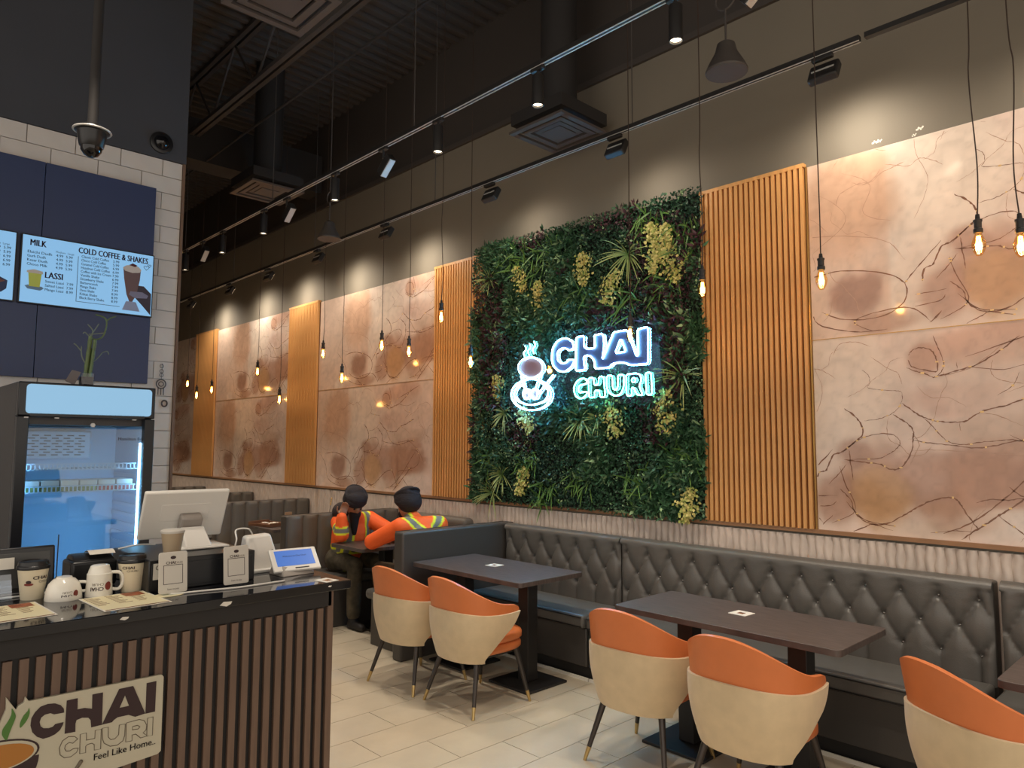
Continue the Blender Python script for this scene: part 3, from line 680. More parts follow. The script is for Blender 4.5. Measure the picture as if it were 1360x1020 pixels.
# ------------------------------------------------------------------ chairs
def make_chair():
    t = empty('tub_chair', (0, 0, 0), '', 'chair', 'orange and cream tub chairs')
    A, B = .285, .285
    sp_ = lambda v, e: (abs(v) ** e) * (1 if v >= 0 else -1)
    def plan(ph, sc=1.0, off=0):
        x = (A + off) * sc * sp_(sin(ph), .82); y = -(B + off) * sc * sp_(cos(ph), .82)
        return x, y + .0
    def top(ph):
        a = abs(ph); k = min(1, a / radians(104)); return .845 - .185 * (k * k * (3 - 2 * k)) - .035 * max(0, (a - radians(97)) / radians(15)) ** 2
    def phm(z):
        k = min(1, max(0, (z - .34) / .30)); return radians(62 + 50 * k ** .9)
    def shell(z0, ztop, o_in, o_out, scf, nu=45, nv=16, yb=0):
        def pt(u, v, off):
            tt = -1 + 2 * u; zt = ztop(tt * radians(112)); z = z0 + (zt - z0) * v; ph = tt * phm(z); sc = scf(z); x, y = plan(ph, sc, off)
            y -= .05 * max(0, (z - .62) / .22) * max(0, cos(ph)); return Vector((x, y, z))
        prof = [(o_out, k / (nv - 1)) for k in range(nv)] + [((o_out + o_in) / 2, 1.012)] + [(o_in, k / (nv - 1)) for k in range(nv - 1, -1, -1)]
        m = MB(); n = len(prof); m.grid(lambda i, j: pt(i / (nu - 1), prof[j][1], prof[j][0]), nu, n)
        # close arm ends and the foot
        m.f += [(j * nu, (j + 1) * nu, (n - 2 - j) * nu, (n - 1 - j) * nu) for j in range(nv - 1)]
        m.f += [(j * nu + nu - 1, (n - 1 - j) * nu + nu - 1, (n - 2 - j) * nu + nu - 1, (j + 1) * nu + nu - 1) for j in range(nv - 1)]
        m.f += [(nv - 1) * nu + k for k in ()] and []
        for e in (0, nu - 1): m.f.append(((nv - 1) * nu + e, nv * nu + e, (nv + 1) * nu + e))
        m.f += [(i, i + 1, (n - 1) * nu + i + 1, (n - 1) * nu + i) for i in range(nu - 1)]
        return m
    sc = lambda z: 1.0 if z > .58 else .80 + .20 * sin(pi / 2 * max(0, (z - .30) / .28)) ** .8
    shell(.335, top, -.022, .008, sc).build('back_shell', m_orange, t, sharp=50)
    shell(.312, lambda ph: .625 + .012 * cos(ph * 2), .004, .020, lambda z: sc(z) if z > .36 else sc(.36) * (.90 + .10 * sqrt(max(0, (z - .30) / .06)))).build('outer_cover', m_cream, t, sharp=50)
    def pad(z0, z1, inset, name, m_):
        out = []
        for k in range(40):
            a = 2 * pi * k / 40; out.append(((A * .80 - inset) * sp_(cos(a), .6), .035 + (B * .87 - inset) * sp_(sin(a), .6)))
        rows = [(.94, z0), (1, z0 + .012), (1.0, z1 - .02), (.97, z1 - .006), (.9, z1), (.5, z1 + .008), (.02, z1 + .01)]
        m = MB().grid(lambda i, j: (out[i][0] * rows[j][0], .035 + (out[i][1] - .035) * rows[j][0], rows[j][1]), 40, len(rows), True)
        m.f.append(tuple(range(39, -1, -1))); m.build(name, m_, t, sharp=60)
    pad(.345, .405, .006, 'seat_frame', m_orange); pad(.407, .47, 0, 'seat_cushion', m_orange)
    MB().lohi((-.16, -.16, .312), (.16, .2, .344)).build('under_frame', m_black, t, .01)
    for sx in (-1, 1):
        for y0, y1 in ((-.15, -.25), (.19, .25)):
            a, b = Vector((sx * .17, y0, .35)), Vector((sx * .25, y1, .0)); k = a.lerp(b, .8)
            lg = MB().cyl(a, k, .019, .0125, 12).build('leg', m_legm, t)
            MB().cyl(k, b, .0128, .009, 12).build('ferrule', m_brass, lg)
    return t
ch0 = make_chair()
for i, (x, y, rz, lab) in enumerate([
    (-4.325, 3.225, 4, 'orange and cream tub chair farthest left at the corner table'),
    (-3.72, 3.27, 0, 'orange and cream tub chair nearer the camera at the corner table, cream side fully visible'),
    (-2.40, 3.36, 3, 'orange and cream tub chair left of two at the middle table'),
    (-1.728, 3.292, 0, 'orange and cream tub chair right of two at the middle table'),
    (-.81, 3.51, -32, 'orange and cream tub chair cut off at the right edge of the picture')]):
    o = ch0 if i == 0 else copy_tree(ch0)
    o.location = (x, y, 0); o.rotation_euler.z = radians(rz); o['label'] = lab

# ------------------------------------------------------------------ counter
CX = -2.60; CZ = 1.15; CE = 1.60
ct = empty('service_counter', (CX, 0, 0), 'dark service counter with black stone top and vertical walnut slats', 'counter')
MB().lohi((-.86, -1.2, CZ - .035), (.0, CE, CZ)).build('countertop', m_ctop, ct, .003)
MB().lohi((-.80, -1.15, 0), (-.055, 1.52, CZ - .035)).build('body', m_cfront, ct)
MB().lohi((-.055, -1.15, CZ - .10), (-.04, 1.535, CZ - .035)).build('fascia', m_cfront, ct)
sm_ = MB().box((0, 0, 0), (.016, .024, CZ - .11)).mesh('slat', m_cslat)
y = 1.53
while y > -1.1: link('slat', sm_, ct, (-.047, y, (CZ - .11) / 2 + .005)); y -= .0432
MB().lohi((-.80, 1.52, 0), (-.04, 1.545, CZ - .035)).build('end_panel', m_cslat, ct, .002)
for u, v, s in ((300, 803, .022), (165, 822, .014), (438, 779, .008)):
    p = on(u, v, x=CX); mm = MB().prism([(-s, 0), (-s * .4, s * .5), (s, s * .4), (s * .8, 0), (s * .1, -s * .3)], lambda a, b, d_: (.001 + d_, p.y + a, min(max(p.z + b, CZ - .033), CZ - .004)), 0, .0006); mm.build('worn_chip', m_paper, ct)


# sign board on the counter front
SX = CX - .030
def cs(x, y): p = on(x / 6.182, 900 + y / 6.182, x=SX); return (p.y, p.z)
sg = empty('counter_sign', (0, 0, 0), 'cream logo board with cup and dark lettering on the counter front', 'sign')
yz = lambda d0: (lambda a, b, d_: (SX + d0 + d_, a, b))
out = [cs(*q) for q in [(1342, -10), (1325, -28), (235, 190), (208, 155), (196, 200), (150, 228), (130, 262), (100, 225), (50, 163), (48, 260), (0, 370), (-60, 470)]]
a_ = cs(1310, 600); b_ = cs(1290, 625); dz_ = b_[1] - cs(870, 742)[1]
out += [(cs(-60, 470)[0] - .03, cs(-60, 470)[1] - .08), (cs(-60, 470)[0] - .03, b_[1] - .16), (cs(0, 700)[0] + .14, b_[1] - .19), (cs(300, 700)[0] + .06, b_[1] - .02), (b_[0], b_[1]), (a_[0] + .003, a_[1])]
MB().prism(out, yz(-.008), 0, .012).build('board', m_signb, sg, .001)
def spoly(name, pts, m, holes=(), dep=.0015, sm=False):
    P = [cs(*q) for q in pts]
    if sm: P = [(v.x, v.y) for v in spline([Vector((a, b, 0)) for a, b in P], 4, True)]
    MB().prism(P, yz(.0045), 0, dep, [[cs(*q) for q in h] for h in holes]).build(name, m, sg)
spoly('letter', [(523,283),(520,250),(495,222),(450,208),(390,212),(330,235),(285,280),(255,330),(247,390),(262,445),(300,482),(350,498),(400,485),(450,460),(490,425),(512,385),(518,362),(450,378),(430,400),(395,412),(355,412),(330,395),(322,360),(335,325),(365,300),(410,288),(440,298)], m_ink)
spoly('letter', [(545,185),(635,165),(632,258),(690,245),(752,252),(755,135),(842,118),(833,378),(745,403),(740,345),(720,325),(670,325),(625,345),(615,375),(615,440),(527,457)], m_ink)
spoly('letter', [(836,378),(975,90),(1090,65),(1188,290),(1105,318),(1050,302),(960,322),(930,345),(915,362),(745,404)], m_ink, [[(1022,142),(1055,228),(977,245)]], .0018)
spoly('letter', [(1200,42),(1280,25),(1268,275),(1190,292)], m_ink)
def sline(pts, closed=True, r=.0012, m=m_inkl):
    P = [(SX + .005, *cs(*q)) for q in pts]; MB().tube(P, r, 5, closed).build('outline_letter', m, sg)
sline([(635,500),(610,480),(560,480),(510,515),(483,575),(490,630),(525,655),(580,645),(625,610),(640,575),(600,578),(570,598),(540,600),(527,580),(535,550),(565,528),(595,535)])
sline([(655,462),(706,450),(706,510),(775,495),(778,430),(828,420),(822,582),(770,592),(770,545),(750,535),(715,545),(700,560),(700,612),(650,622)])
sline([(835,412),(885,403),(885,485),(905,505),(940,498),(970,465),(975,385),(1025,378),(1020,470),(1005,515),(960,550),(900,560),(850,535),(838,500)])
sline([(1035,368),(1140,340),(1180,350),(1200,385),(1195,425),(1170,450),(1205,475),(1150,492),(1110,460),(1080,468),(1080,515),(1028,525)])
sline([(1085,398),(1125,388),(1145,400),(1130,418),(1082,425)]); sline([(1208,328),(1253,318),(1247,470),(1200,478)])
p0, p1 = cs(760, 678), cs(1270, 540); L_ = hypot(p1[0] - p0[0], p1[1] - p0[1])
put_text(MB(), 'Feel Like Home..', .029, lambda a, b: (SX + .0056, p0[0] + a, p0[1] + b + a * (p1[1] - p0[1]) / (p1[0] - p0[0])), .012, fit=p1[0] - p0[0]).build('tagline', m_ink, sg)
spoly('leaf_steam', [(95,250),(125,300),(120,340),(95,400),(75,450),(50,510),(15,470),(20,420),(60,360),(90,300)], mat('leaf_green_ink', (78, 122, 52), .6), sm=True)
spoly('leaf_steam', [(235,245),(240,290),(215,350),(165,408),(162,370),(190,310),(225,270)], mat('leaf_green_ink', (78, 122, 52), .6), sm=True)
ec = cs(120, 700); rx_, rz_ = .135, .050
def ell_(rx, rz, dep, m, name, cy=0, cz=0):
    MB().prism([(ec[0] + cy + rx * cos(a), ec[1] + cz + rz * sin(a) + .06 * 0) for a in [2 * pi * k / 36 for k in range(36)]], yz(.0045), 0, dep).build(name, m, sg)
ec = (cs(0, 660)[0] - .02, cs(0, 660)[1] + .004)
MB().prism([(ec[0] + .118 * cos(a), ec[1] - .02 + .115 * sin(a)) for a in [pi + pi * k / 20 for k in range(21)]], yz(.0045), 0, .0008).build('cup_bowl', m_ink, sg)
ell_(.118, .048, .0012, m_ink, 'cup_rim', 0, 0); ell_(.112, .043, .0018, m_signb, 'cup_rim', 0, 0); ell_(.104, .037, .0024, mat('tea_ink', (178, 118, 48), .6), 'tea_surface', 0, -.002)
MB().capsule((SX + .006, *cs(660, 685)), (SX + .006, *cs(590, 790)), .006, .004).build('spoon_mark', m_inkl, sg)

def cups(x, y, label, lid=True, s=1.0, group=None):
    t = empty('paper_cup', (x, y, CZ), label, 'cup')
    MB().lathe([(.03 * s, 0), (.031 * s, .002), (.043 * s, .098 * s), (.0435 * s, .1 * s), (.001, .098 * s)], 28).build('cup_body', m_cup, t)
    if lid: MB().lathe([(.0455 * s, .094 * s), (.0465 * s, .099 * s), (.0455 * s, .104 * s), (.0425 * s, .106 * s), (.041 * s, .117 * s), (.037 * s, .119 * s), (.035 * s, .115 * s), (.001, .115 * s)], 28).build('lid', m_blk2, t)
    return t
def wrap(x, y, z0, r, ang, k=1, flip=False, taper=0, zc=0):
    """map flat (a,b) onto a cylinder of radius r about local z"""
    def f(a, b):
        if flip: a, b = -a, -b
        z = z0 + b; rr = r + taper * (z - zc) + .0006; th = ang + a / r; return (rr * cos(th), rr * sin(th), z)
    return f
def logo(parent, z0, r, ang, s, flip=False, taper=0):
    f = wrap(0, 0, z0, r, ang, flip=flip, taper=taper)
    put_text(MB(), 'CHAI', s, f, .03, 'LEFT').build('printed_name', m_ink, parent)
    g = wrap(0, 0, z0, r, ang, flip=flip, taper=taper)
    put_text(MB(), 'CHURI', s * .7, lambda a, b: g(a + s * .9, b - s * .75), 0, 'LEFT').build('printed_name', m_inkl, parent)
    m = MB(); n = 14
    for (rx, rz, cx, cz) in ((s * .75, s * .3, -s * .6, -s * 1.0),):
        m.add([g(cx, cz)] + [g(cx + rx * cos(2 * pi * k / n), cz + rz * sin(2 * pi * k / n)) for k in range(n)], [(0, 1 + k, 1 + (k + 1) % n) for k in range(n)])
    m.build('cup_emblem', mat('maroon_print', (128, 52, 44), .6), parent)
    m = MB(); m.add([g(-s * .6, -s * .5)] + [g(-s * .6 + s * .42 * cos(2 * pi * k / n), -s * .5 + s * .34 * sin(2 * pi * k / n)) for k in range(n)], [(0, 1 + k, 1 + (k + 1) % n) for k in range(n)])
    m.build('cup_emblem', m_ink, parent)
angc = lambda x, y: atan2(-y, -x)
p = on(42, 795, z=CZ); c_ = cups(p.x, p.y, 'cream paper cup with black lid at the left front of the counter', s=1.12)
logo(c_, .072, .0364, angc(p.x, p.y) - .0, .0165, taper=.122)
p = on(168, 785, z=CZ); c_ = cups(p.x - .0, p.y + .016, 'cream paper cup with black lid beside the upright mug', s=1.12)
logo(c_, .085, .0364, angc(p.x, p.y) - .75, .0145, taper=.122)
p = on(228, 740, x=-2.95)
cl = empty('clear_cup', (-2.95, p.y, CZ + .1185), 'clear lidded cup of milky tea on top of the black box', 'cup')
MB().lathe([(.028, 0), (.029, .001), (.041, .085), (.001, .085)], 26).build('drink', mat('milky_tea', (176, 156, 128), .5), cl)
MB().lathe([(.0425, .085), (.044, .088), (.0435, .095), (.035, .099), (.001, .1)], 26).build('lid', mat('frosted_lid', (206, 200, 190), .4), cl)
def mug(x, y, label, rot_m=None, z=CZ):
    t = empty('mug', (x, y, z), label, 'mug'); R = rot_m or Matrix.Identity(3)
    MB().lathe([(.024, 0), (.030, .003), (.037, .022), (.0405, .045), (.0435, .085), (.0445, .108), (.042, .108), (.041, .03), (.001, .01)], 30, (0, 0, 0), None).build('mug_body', m_mug, t)
    pts = [(0, .0415, .09), (0, .062, .092), (0, .074, .075), (0, .074, .048), (0, .062, .032), (0, .036, .03)]
    MB().tube(spline([Vector(q) for q in pts], 4), .006, 8).build('handle', m_mug, t)
    return t
# upright-standing mug turned upside down
p = on(131, 790, z=CZ); mu = mug(p.x, p.y, 'white logo mug standing upside down beside the paper cup')
mu.rotation_euler = (pi, 0, radians(168)); mu.location.z = CZ + .108
def logo_inv(par, Z, r, ang, s_):      # the same print, upside down: built in world axes and handed to the mug
    g = lambda a, b: (r * cos(ang + a / r), r * sin(ang + a / r), Z + b)
    O = par.location; Mi = par.matrix_basis.to_3x3().inverted() if False else par.rotation_euler.to_matrix().inverted()
    h = lambda a, b: Mi @ (Vector(g(-a, -b)) + Vector((0, 0, CZ - O.z)))
    put_text(MB(), 'CHAI', s_, h, .03).build('printed_name', m_ink, par)
    put_text(MB(), 'CHURI', s_ * .7, lambda a, b: h(a, b - s_ * .75)).build('printed_name', m_inkl, par)
    m = MB(); n = 14
    for rx, rz, cx, cz, in ((s_ * .62, s_ * .8, -s_ * .8, -s_ * .1),): m.add([h(cx, cz)] + [h(cx + rx * cos(2 * pi * k / n), cz + rz * sin(2 * pi * k / n)) for k in range(n)], [(0, 1 + k, 1 + (k + 1) % n) for k in range(n)])
    m.build('cup_emblem', mat('maroon_print', (128, 52, 44), .6), par)
logo_inv(mu, .034, .0448, angc(*mu.location.to_2d()) + .35, .019)
p = on(92, 794, z=CZ); mu2 = empty('teacup', (p.x + .006, p.y - .02, CZ), 'round white logo teacup upside down left of the upturned mug', 'mug')
MB().lathe([(.058, 0), (.0585, .004), (.056, .03), (.048, .055), (.034, .07), (.026, .073), (.024, .078), (.001, .078)], 30).build('mug_body', m_mug, mu2)
MB().tube(spline([Vector(q) for q in [(.0, .054, .02), (0, .074, .022), (0, .082, .036), (0, .07, .05), (0, .046, .054)]], 4), .0055, 8).build('handle', m_mug, mu2)
logo_inv(mu2, .022, .0572, angc(p.x, p.y) + .5, .015)
# menus
def menu(u, v, w_, d_, rz, label):
    p = on(u, v, z=CZ); t = empty('printed_menu', (p.x, p.y, CZ + .0005), label, 'menu', None, radians(rz))
    MB().lohi((-d_ / 2, -w_ / 2, 0), (d_ / 2, w_ / 2, .001)).build('sheet', m_paper, t)
    m1 = MB().lohi((-d_ / 2 + .006, -w_ / 2 + .006, .001), (d_ / 2 - .006, w_ / 2 - .006, .0014)); m1.build('print_field', mat('menu_print', (232, 222, 182), .5), t)
    q = MB(); r = random.Random(1)
    for i in range(3):
        for k in range(9):
            q.lohi((-d_ / 2 + .02 + k * .018, -w_ / 2 + .012 + i * w_ / 3.3, .0014), (-d_ / 2 + .02 + k * .018 + .005, -w_ / 2 + .012 + i * w_ / 3.3 + w_ / 4.6 * (.5 + .5 * r.random()), .0018))
    q.build('text_lines', mat('menu_text', (120, 84, 52), .5), t)
    MB().lohi((-d_ / 2 + .008, w_ * .12, .0018), (-d_ / 2 + .07, w_ * .42, .0022)).build('food_picture', mat('food_print', (150, 82, 50), .5, var=.5, vscale=60), t)
    MB().lohi((d_ / 2 - .016, -w_ / 2 + .006, .0014), (d_ / 2 - .006, w_ / 2 - .006, .002)).build('footer_band', m_vein, t)
menu(166, 798, .215, .27, 3, 'laminated printed menu lying in front of the mugs')
menu(10, 815, .215, .27, 3, 'laminated printed menu at the left end of the counter edge')
p = on(222, 791, z=CZ); tag(MB().prism([(.055 * cos(a), .035 * sin(a)) for a in [2 * pi * k / 24 for k in range(24)]], lambda a, b, d_: (a * .6, b * 1.7, d_), 0, .002).build('oval_sticker', mat('menu_print', (232, 222, 182), .5)), 'oval cream sticker between the menu and the first standing card', 'sticker').location = (p.x, p.y, CZ + .0005)
# cash box with stickers
bx = empty('cash_box', (-3.06, 1.108, CZ), 'long black metal till box under the white monitor', 'cash box')
MB().lohi((-.26, -.20, 0), (.19, .205, .118)).build('body', m_blk2, bx, .004)
MB().lohi((.1895, -.19, .012), (.192, .195, .1)).build('drawer_front', m_blk2, bx, .001)
m_lab = mat('white_sticker', (214, 210, 200), .6)
MB().lohi((.1925, -.185, .045), (.1935, -.075, .104)).build('sticker', m_lab, bx)
put_text(MB(), 'OPEN', .024, lambda a, b: (.1942, -.178 + a, .080 + b)).build('lettering', m_ink, bx)
put_text(MB(), 'NOW', .024, lambda a, b: (.1942, -.160 + a, .053 + b)).build('lettering', m_ink, bx)
def stand(y0, y1, x, zt, label, rz):
    w_ = y1 - y0; t = empty('card_stand', (x, (y0 + y1) / 2, CZ), label, 'card stand', None, radians(rz)); H = zt - CZ
    out = []
    for sx, sy, a0 in ((1, 1, 0), (-1, 1, 90), (-1, -1, 180), (1, -1, 270)):
        for k in range(4): a = radians(a0 + 30 * k); out.append((sx * (w_ / 2 - .008) + .008 * cos(a), H / 2 + sy * (H / 2 - .010) + .008 * sin(a)))
    MB().prism(out, lambda a, b, d_: (d_ - (b - .0) * .10, a, b + .004), 0, .004).build('plaque', mat('pearl_acrylic', (208, 202, 190), .3), t, .0008)
    fx_ = lambda b: .0046 - b * .10
    put_text(MB(), 'CHAI', .0145, lambda a, b: (fx_(H - .045 + b), -.026 + a, H - .041 + b), .03).build('lettering', m_ink, t)
    put_text(MB(), 'CHURI', .0115, lambda a, b: (fx_(H - .045 + b), .006 + a * .8, H - .041 + b)).build('lettering', m_inkl, t)
    put_text(MB(), 'Scan to pay', .009, lambda a, b: (fx_(.012 + b), a, .018 + b), .0, 'CENTER').build('lettering', m_ink, t)
    e = MB(); n = 14; e.add([(fx_(H - .018), 0, H - .018)] + [(fx_(H - .018 + .006 * sin(2 * pi * k / n)), .010 * cos(2 * pi * k / n), H - .018 + .006 * sin(2 * pi * k / n)) for k in range(n)], [(0, 1 + k, 1 + (k + 1) % n) for k in range(n)]); e.build('cup_emblem', m_ink, t)
    sq = MB(); hs = w_ * .34; zc = H * .48
    for a0, a1, b0, b1 in ((-hs, hs, zc + hs - .002, zc + hs), (-hs, hs, zc - hs, zc - hs + .002), (-hs, -hs + .002, zc - hs, zc + hs), (hs - .002, hs, zc - hs, zc + hs)):
        sq.add([(fx_(b0), a0, b0), (fx_(b0), a1, b0), (fx_(b1), a1, b1), (fx_(b1), a0, b1)], [(0, 1, 2, 3)])
    sq.build('square_frame', m_ink, t)
    MB().lohi((-.03, -w_ / 2 + .012, 0), (.022, w_ / 2 - .012, .004)).build('foot', m_acr, t)
stand(on(212, 730, x=-2.79).y, on(250, 727, x=-2.79).y, -2.785, 1.300, 'rounded white acrylic plaque nearest the mugs, left of two', 0)
stand(on(298, 725, x=-2.80).y, on(331, 720, x=-2.80).y, -2.795, 1.298, 'rounded white acrylic plaque beside the white card device, right of two', 0)
# till monitor (seen from behind)
mo = empty('till_monitor', (-3.16, 1.12, CZ + .12), 'large white point of sale monitor seen from behind on the black box', 'monitor')
def slab(c, n_, up, w_, h_, th):  # oriented box: n_ = facing normal
    n_ = Vector(n_).normalized(); up = Vector(up); s_ = up.cross(n_).normalized(); u_ = n_.cross(s_).normalized()
    return Matrix((n_, s_, u_)).transposed()
R = slab(None, (1, -.06, -.52), (0, 0, 1), 0, 0, 0)
MB().box(R @ Vector((0, 0, .0)) + Vector((.0, .01, .135)), (.022, .335, .225), R).build('housing', m_white, mo, .008, seg=3)
MB().box(R @ Vector((-.012, 0, 0)) + Vector((.0, .01, .135)), (.004, .325, .215), R).build('screen', m_blk2, mo)
MB().box(R @ Vector((.014, .0, .0)) + Vector((.0, .01, .150)), (.010, .20, .085), R).build('rear_cover', m_white, mo, .012, seg=3)
MB().box(R @ Vector((.035, .02, -.03)) + Vector((.0, .01, .135)), (.05, .085, .085), R).build('hinge_block', mat('grey_plastic', (150, 142, 134), .4), mo, .008)
MB().add([Vector(q) for q in [(.05, -.022, .085), (.05, .075, .085), (.13, .085, .006), (.13, -.02, .006), (.03, -.022, .075), (.03, .075, .075), (.0, .085, .0), (.0, -.02, .0)]], [(0, 1, 2, 3), (4, 7, 6, 5), (0, 3, 7, 4), (1, 5, 6, 2), (0, 4, 5, 1), (3, 2, 6, 7)]).build('stand_arm', m_white, mo, .006)
MB().lohi((-.06, -.05, .0), (.14, .15, .008)).build('stand_base', m_white, mo, .003)
# white handheld terminal behind the plaque
wd_ = empty('white_terminal', (-3.06, 1.42, CZ), 'white boxy card terminal behind the tablet', 'terminal')
MB().add([Vector(q) for q in [(.05, -.065, 0), (.05, .085, 0), (-.09, .085, 0), (-.09, -.065, 0), (.0, -.06, .15), (.0, .05, .155), (-.05, .05, .155), (-.05, -.06, .15)]], [(3, 2, 1, 0), (4, 5, 6, 7), (0, 1, 5, 4), (1, 2, 6, 5), (2, 3, 7, 6), (3, 0, 4, 7)]).build('body', m_white, wd_, .012, seg=3)
MB().lohi((.0, -.07, 0), (.075, .09, .014)).build('base', m_white, wd_, .004)
# customer tablet
tb = empty('customer_tablet', (-2.86, 1.485, CZ), 'small white customer tablet with a blue lit screen', 'tablet', None, radians(4))
R = slab(None, (.72, -.12, .72), (0, 0, 1), 0, 0, 0); tc_ = Vector((-.02, .01, .058))
MB().box(tc_, (.014, .205, .115), R).build('housing', m_white, tb, .005, seg=3)
MB().box(R @ Vector((.0074, 0, .006)) + tc_, (.001, .165, .078), R).build('screen', m_tscreen, tb)
def tfn(a, b): return R @ Vector((.0086, a, b + .012)) + tc_
put_text(MB(), 'Welcome to Chai Churi', .0105, tfn, 0, 'CENTER').build('screen_text', m_ink, tb)
MB().box(R @ Vector((.0076, .02, -.046)) + tc_, (.001, .06, .005), R).build('card_slot', m_blk2, tb)
MB().add([Vector(q) for q in [(.03, -.07, 0), (.03, .08, 0), (-.09, .08, 0), (-.09, -.07, 0), (.005, -.06, .035), (.005, .07, .035), (-.06, .07, .075), (-.06, -.06, .075)]], [(3, 2, 1, 0), (4, 5, 6, 7), (0, 1, 5, 4), (1, 2, 6, 5), (2, 3, 7, 6), (3, 0, 4, 7)]).build('foot', mat('grey_plastic', (150, 142, 134), .4), tb, .004)
# brown tray mat past the tablet
p = on(447, 771, z=CZ)
t = empty('counter_leaflet', (p.x - .02, p.y - .03, CZ + .0005), 'pale leaflet lying at the far right corner of the counter', 'leaflet', None, radians(10))
MB().lohi((-.05, -.03, 0), (.03, .035, .001)).build('sheet', m_paper, t); MB().lohi((-.02, -.01, .001), (.012, .02, .0014)).build('printed_mark', m_vein, t)
# black tablet at left
bt_ = empty('black_tablet', (-3.17, .57, CZ), 'black tablet seen from behind at the left end of the counter', 'tablet', None, radians(0))
R = slab(None, (1, 0, .12), (0, 0, 1), 0, 0, 0)
MB().box((0, -.03, .085), (.014, .26, .165), R).build('housing', m_blk2, bt_, .012, seg=3)
MB().box(R @ Vector((.009, 0, -.0)) + Vector((0, -.03, .085)), (.002, .225, .125), R).build('back_plate', mat('dark_grey_plastic', (58, 58, 56), .35), bt_, .003)
MB().lohi((-.03, -.14, 0), (.05, .08, .012)).build('stand', m_blk2, bt_, .004)
MB().box((.016, -.06, .115), (.003, .06, .04), R).build('sticker', m_paper, bt_)
st_ = empty('acrylic_tray', (-3.05, .44, CZ), 'clear acrylic holder in front of the black tablet', 'holder')
for k in range(3): MB().box((.0 - k * .012, 0, .03 + k * .018), (.004, .16, .045), Matrix.Rotation(-.3, 3, 'Y')).build('tier', m_acr, st_)
MB().lohi((-.05, -.08, 0), (.03, .08, .005)).build('base', m_acr, st_)
# receipt printer
pr = empty('receipt_printer', (-3.2, .80, CZ), 'black receipt printer with white paper behind the mugs', 'printer')
MB().lohi((-.07, -.085, 0), (.07, .075, .10)).build('body', m_blk2, pr, .012, seg=3)
MB().add([Vector(q) for q in [(-.06, -.075, .10), (-.06, .068, .10), (.06, .068, .10), (.06, -.075, .10), (-.05, -.07, .118), (-.05, .064, .118), (.02, .064, .118), (.02, -.07, .118)]], [(3, 2, 1, 0), (4, 5, 6, 7), (0, 1, 5, 4), (1, 2, 6, 5), (2, 3, 7, 6), (3, 0, 4, 7)]).build('lid', m_blk2, pr, .004)
MB().grid(lambda i, j: (-.03 + .0 + .085 * j / 6, -.02 + .09 * i, .121 + .012 * sin(pi * j / 6)), 2, 7).build('paper', m_paper, pr)
tag(MB().tube([(-3.30, .705, CZ), (-3.30, .706, CZ + .19)], .0022, 6).build('antenna', m_blk2), 'thin black upright antenna beside the receipt printer', 'antenna')
p = on(72, 782, z=CZ)
t = empty('napkin', (p.x - .08, p.y + .03, CZ + .001), 'crumpled white napkin behind the side lying mug', 'napkin'); MB().grid(lambda i, j: (-.04 + .02 * i, -.04 + .02 * j, .012 + .012 * sin(i * 2.1 + j) * cos(j * 1.7)), 5, 5).build('sheet', m_paper, t)
# cables
def cable(pts, label, m=m_white, r=.0035): tag(MB().tube(spline([Vector(q) for q in pts], 8), r, 8).build('cable', m), label, 'cable')
cable([(-3.0, 1.285, CZ + .124), (-3.0, 1.29, CZ + .15), (-3.03, 1.30, CZ + .185), (-3.04, 1.355, CZ + .185), (-3.05, 1.38, CZ + .16)], 'white cable looping from the monitor base to the card terminal')
cable([(-2.985, 1.50, CZ + .01), (-2.98, 1.46, CZ + .075), (-2.96, 1.43, CZ + .10), (-2.93, 1.45, CZ + .085), (-2.93, 1.47, CZ + .06)], 'white cable looping behind the tablet', r=.0025)
cable([(-3.22, .90, CZ + .124), (-3.22, .97, CZ + .134), (-3.22, 1.04, CZ + .13)], 'short pale cable crossing the back of the black box')
cable([(-2.79, .955, CZ + .004), (-2.77, .98, CZ + .004), (-2.76, 1.05, CZ + .004), (-2.73, 1.2, CZ + .004), (-2.74, 1.38, CZ + .004)], 'long white cable lying along the counter top in front of the plaques')
cable([(-3.11, .30, CZ + .004), (-3.10, .5, CZ + .004), (-3.11, .66, CZ + .004)], 'short white cable behind the left paper cup')

# ------------------------------------------------------------------ menu board and screens on the left wall
BX = XM + .05
bp0, bp1 = on(0, 205, x=BX), on(208, 250, x=BX); bz0 = on(200, 510, x=BX).z
mb = empty('menu_board', (XM, 0, 0), 'large dark navy board carrying the lit menu screens', 'menu board')
seams = [-1.6, .35, bp1.y]; 
MB().lohi((.001, -1.5, bz0), (.048, on(62, 200, x=BX).y - .0, bp1.z)).build('board_panel', m_board, mb, .002)
MB().lohi((.001, on(62, 200, x=BX).y + .004, bz0), (.048, bp1.y, bp1.z)).build('board_panel', m_board, mb, .002)
def screen(y0, y1, z0, z1, label):
    t = empty('menu_screen', (BX + .001, y0, z0), label, 'screen', 'lit menu screens'); W, H = y1 - y0, z1 - z0
    MB().lohi((0, -.008, -.008), (.03, W + .008, H + .008)).build('bezel', m_blk2, t, .002)
    MB().lohi((.0302, 0, 0), (.0312, W, H)).build('display', m_screen, t); return t, W, H
s0 = on(31, 308, x=BX + .03); s1 = on(203, 344, x=BX + .03); s2 = on(197, 420, x=BX + .03)
t, W, H = screen(s0.y - .0, s1.y + .003, s2.z, s1.z + .02, 'lit menu screen listing cold coffee and shakes')
m_txt = mat('dark_red_ink', (84, 30, 36), .7); m_tx2 = mat('dark_screen_ink', (34, 34, 48), .7)
ft = lambda x, y: (lambda a, b: (.0318, x * W + a, y * H + b))
hd, sm2 = MB(), MB()
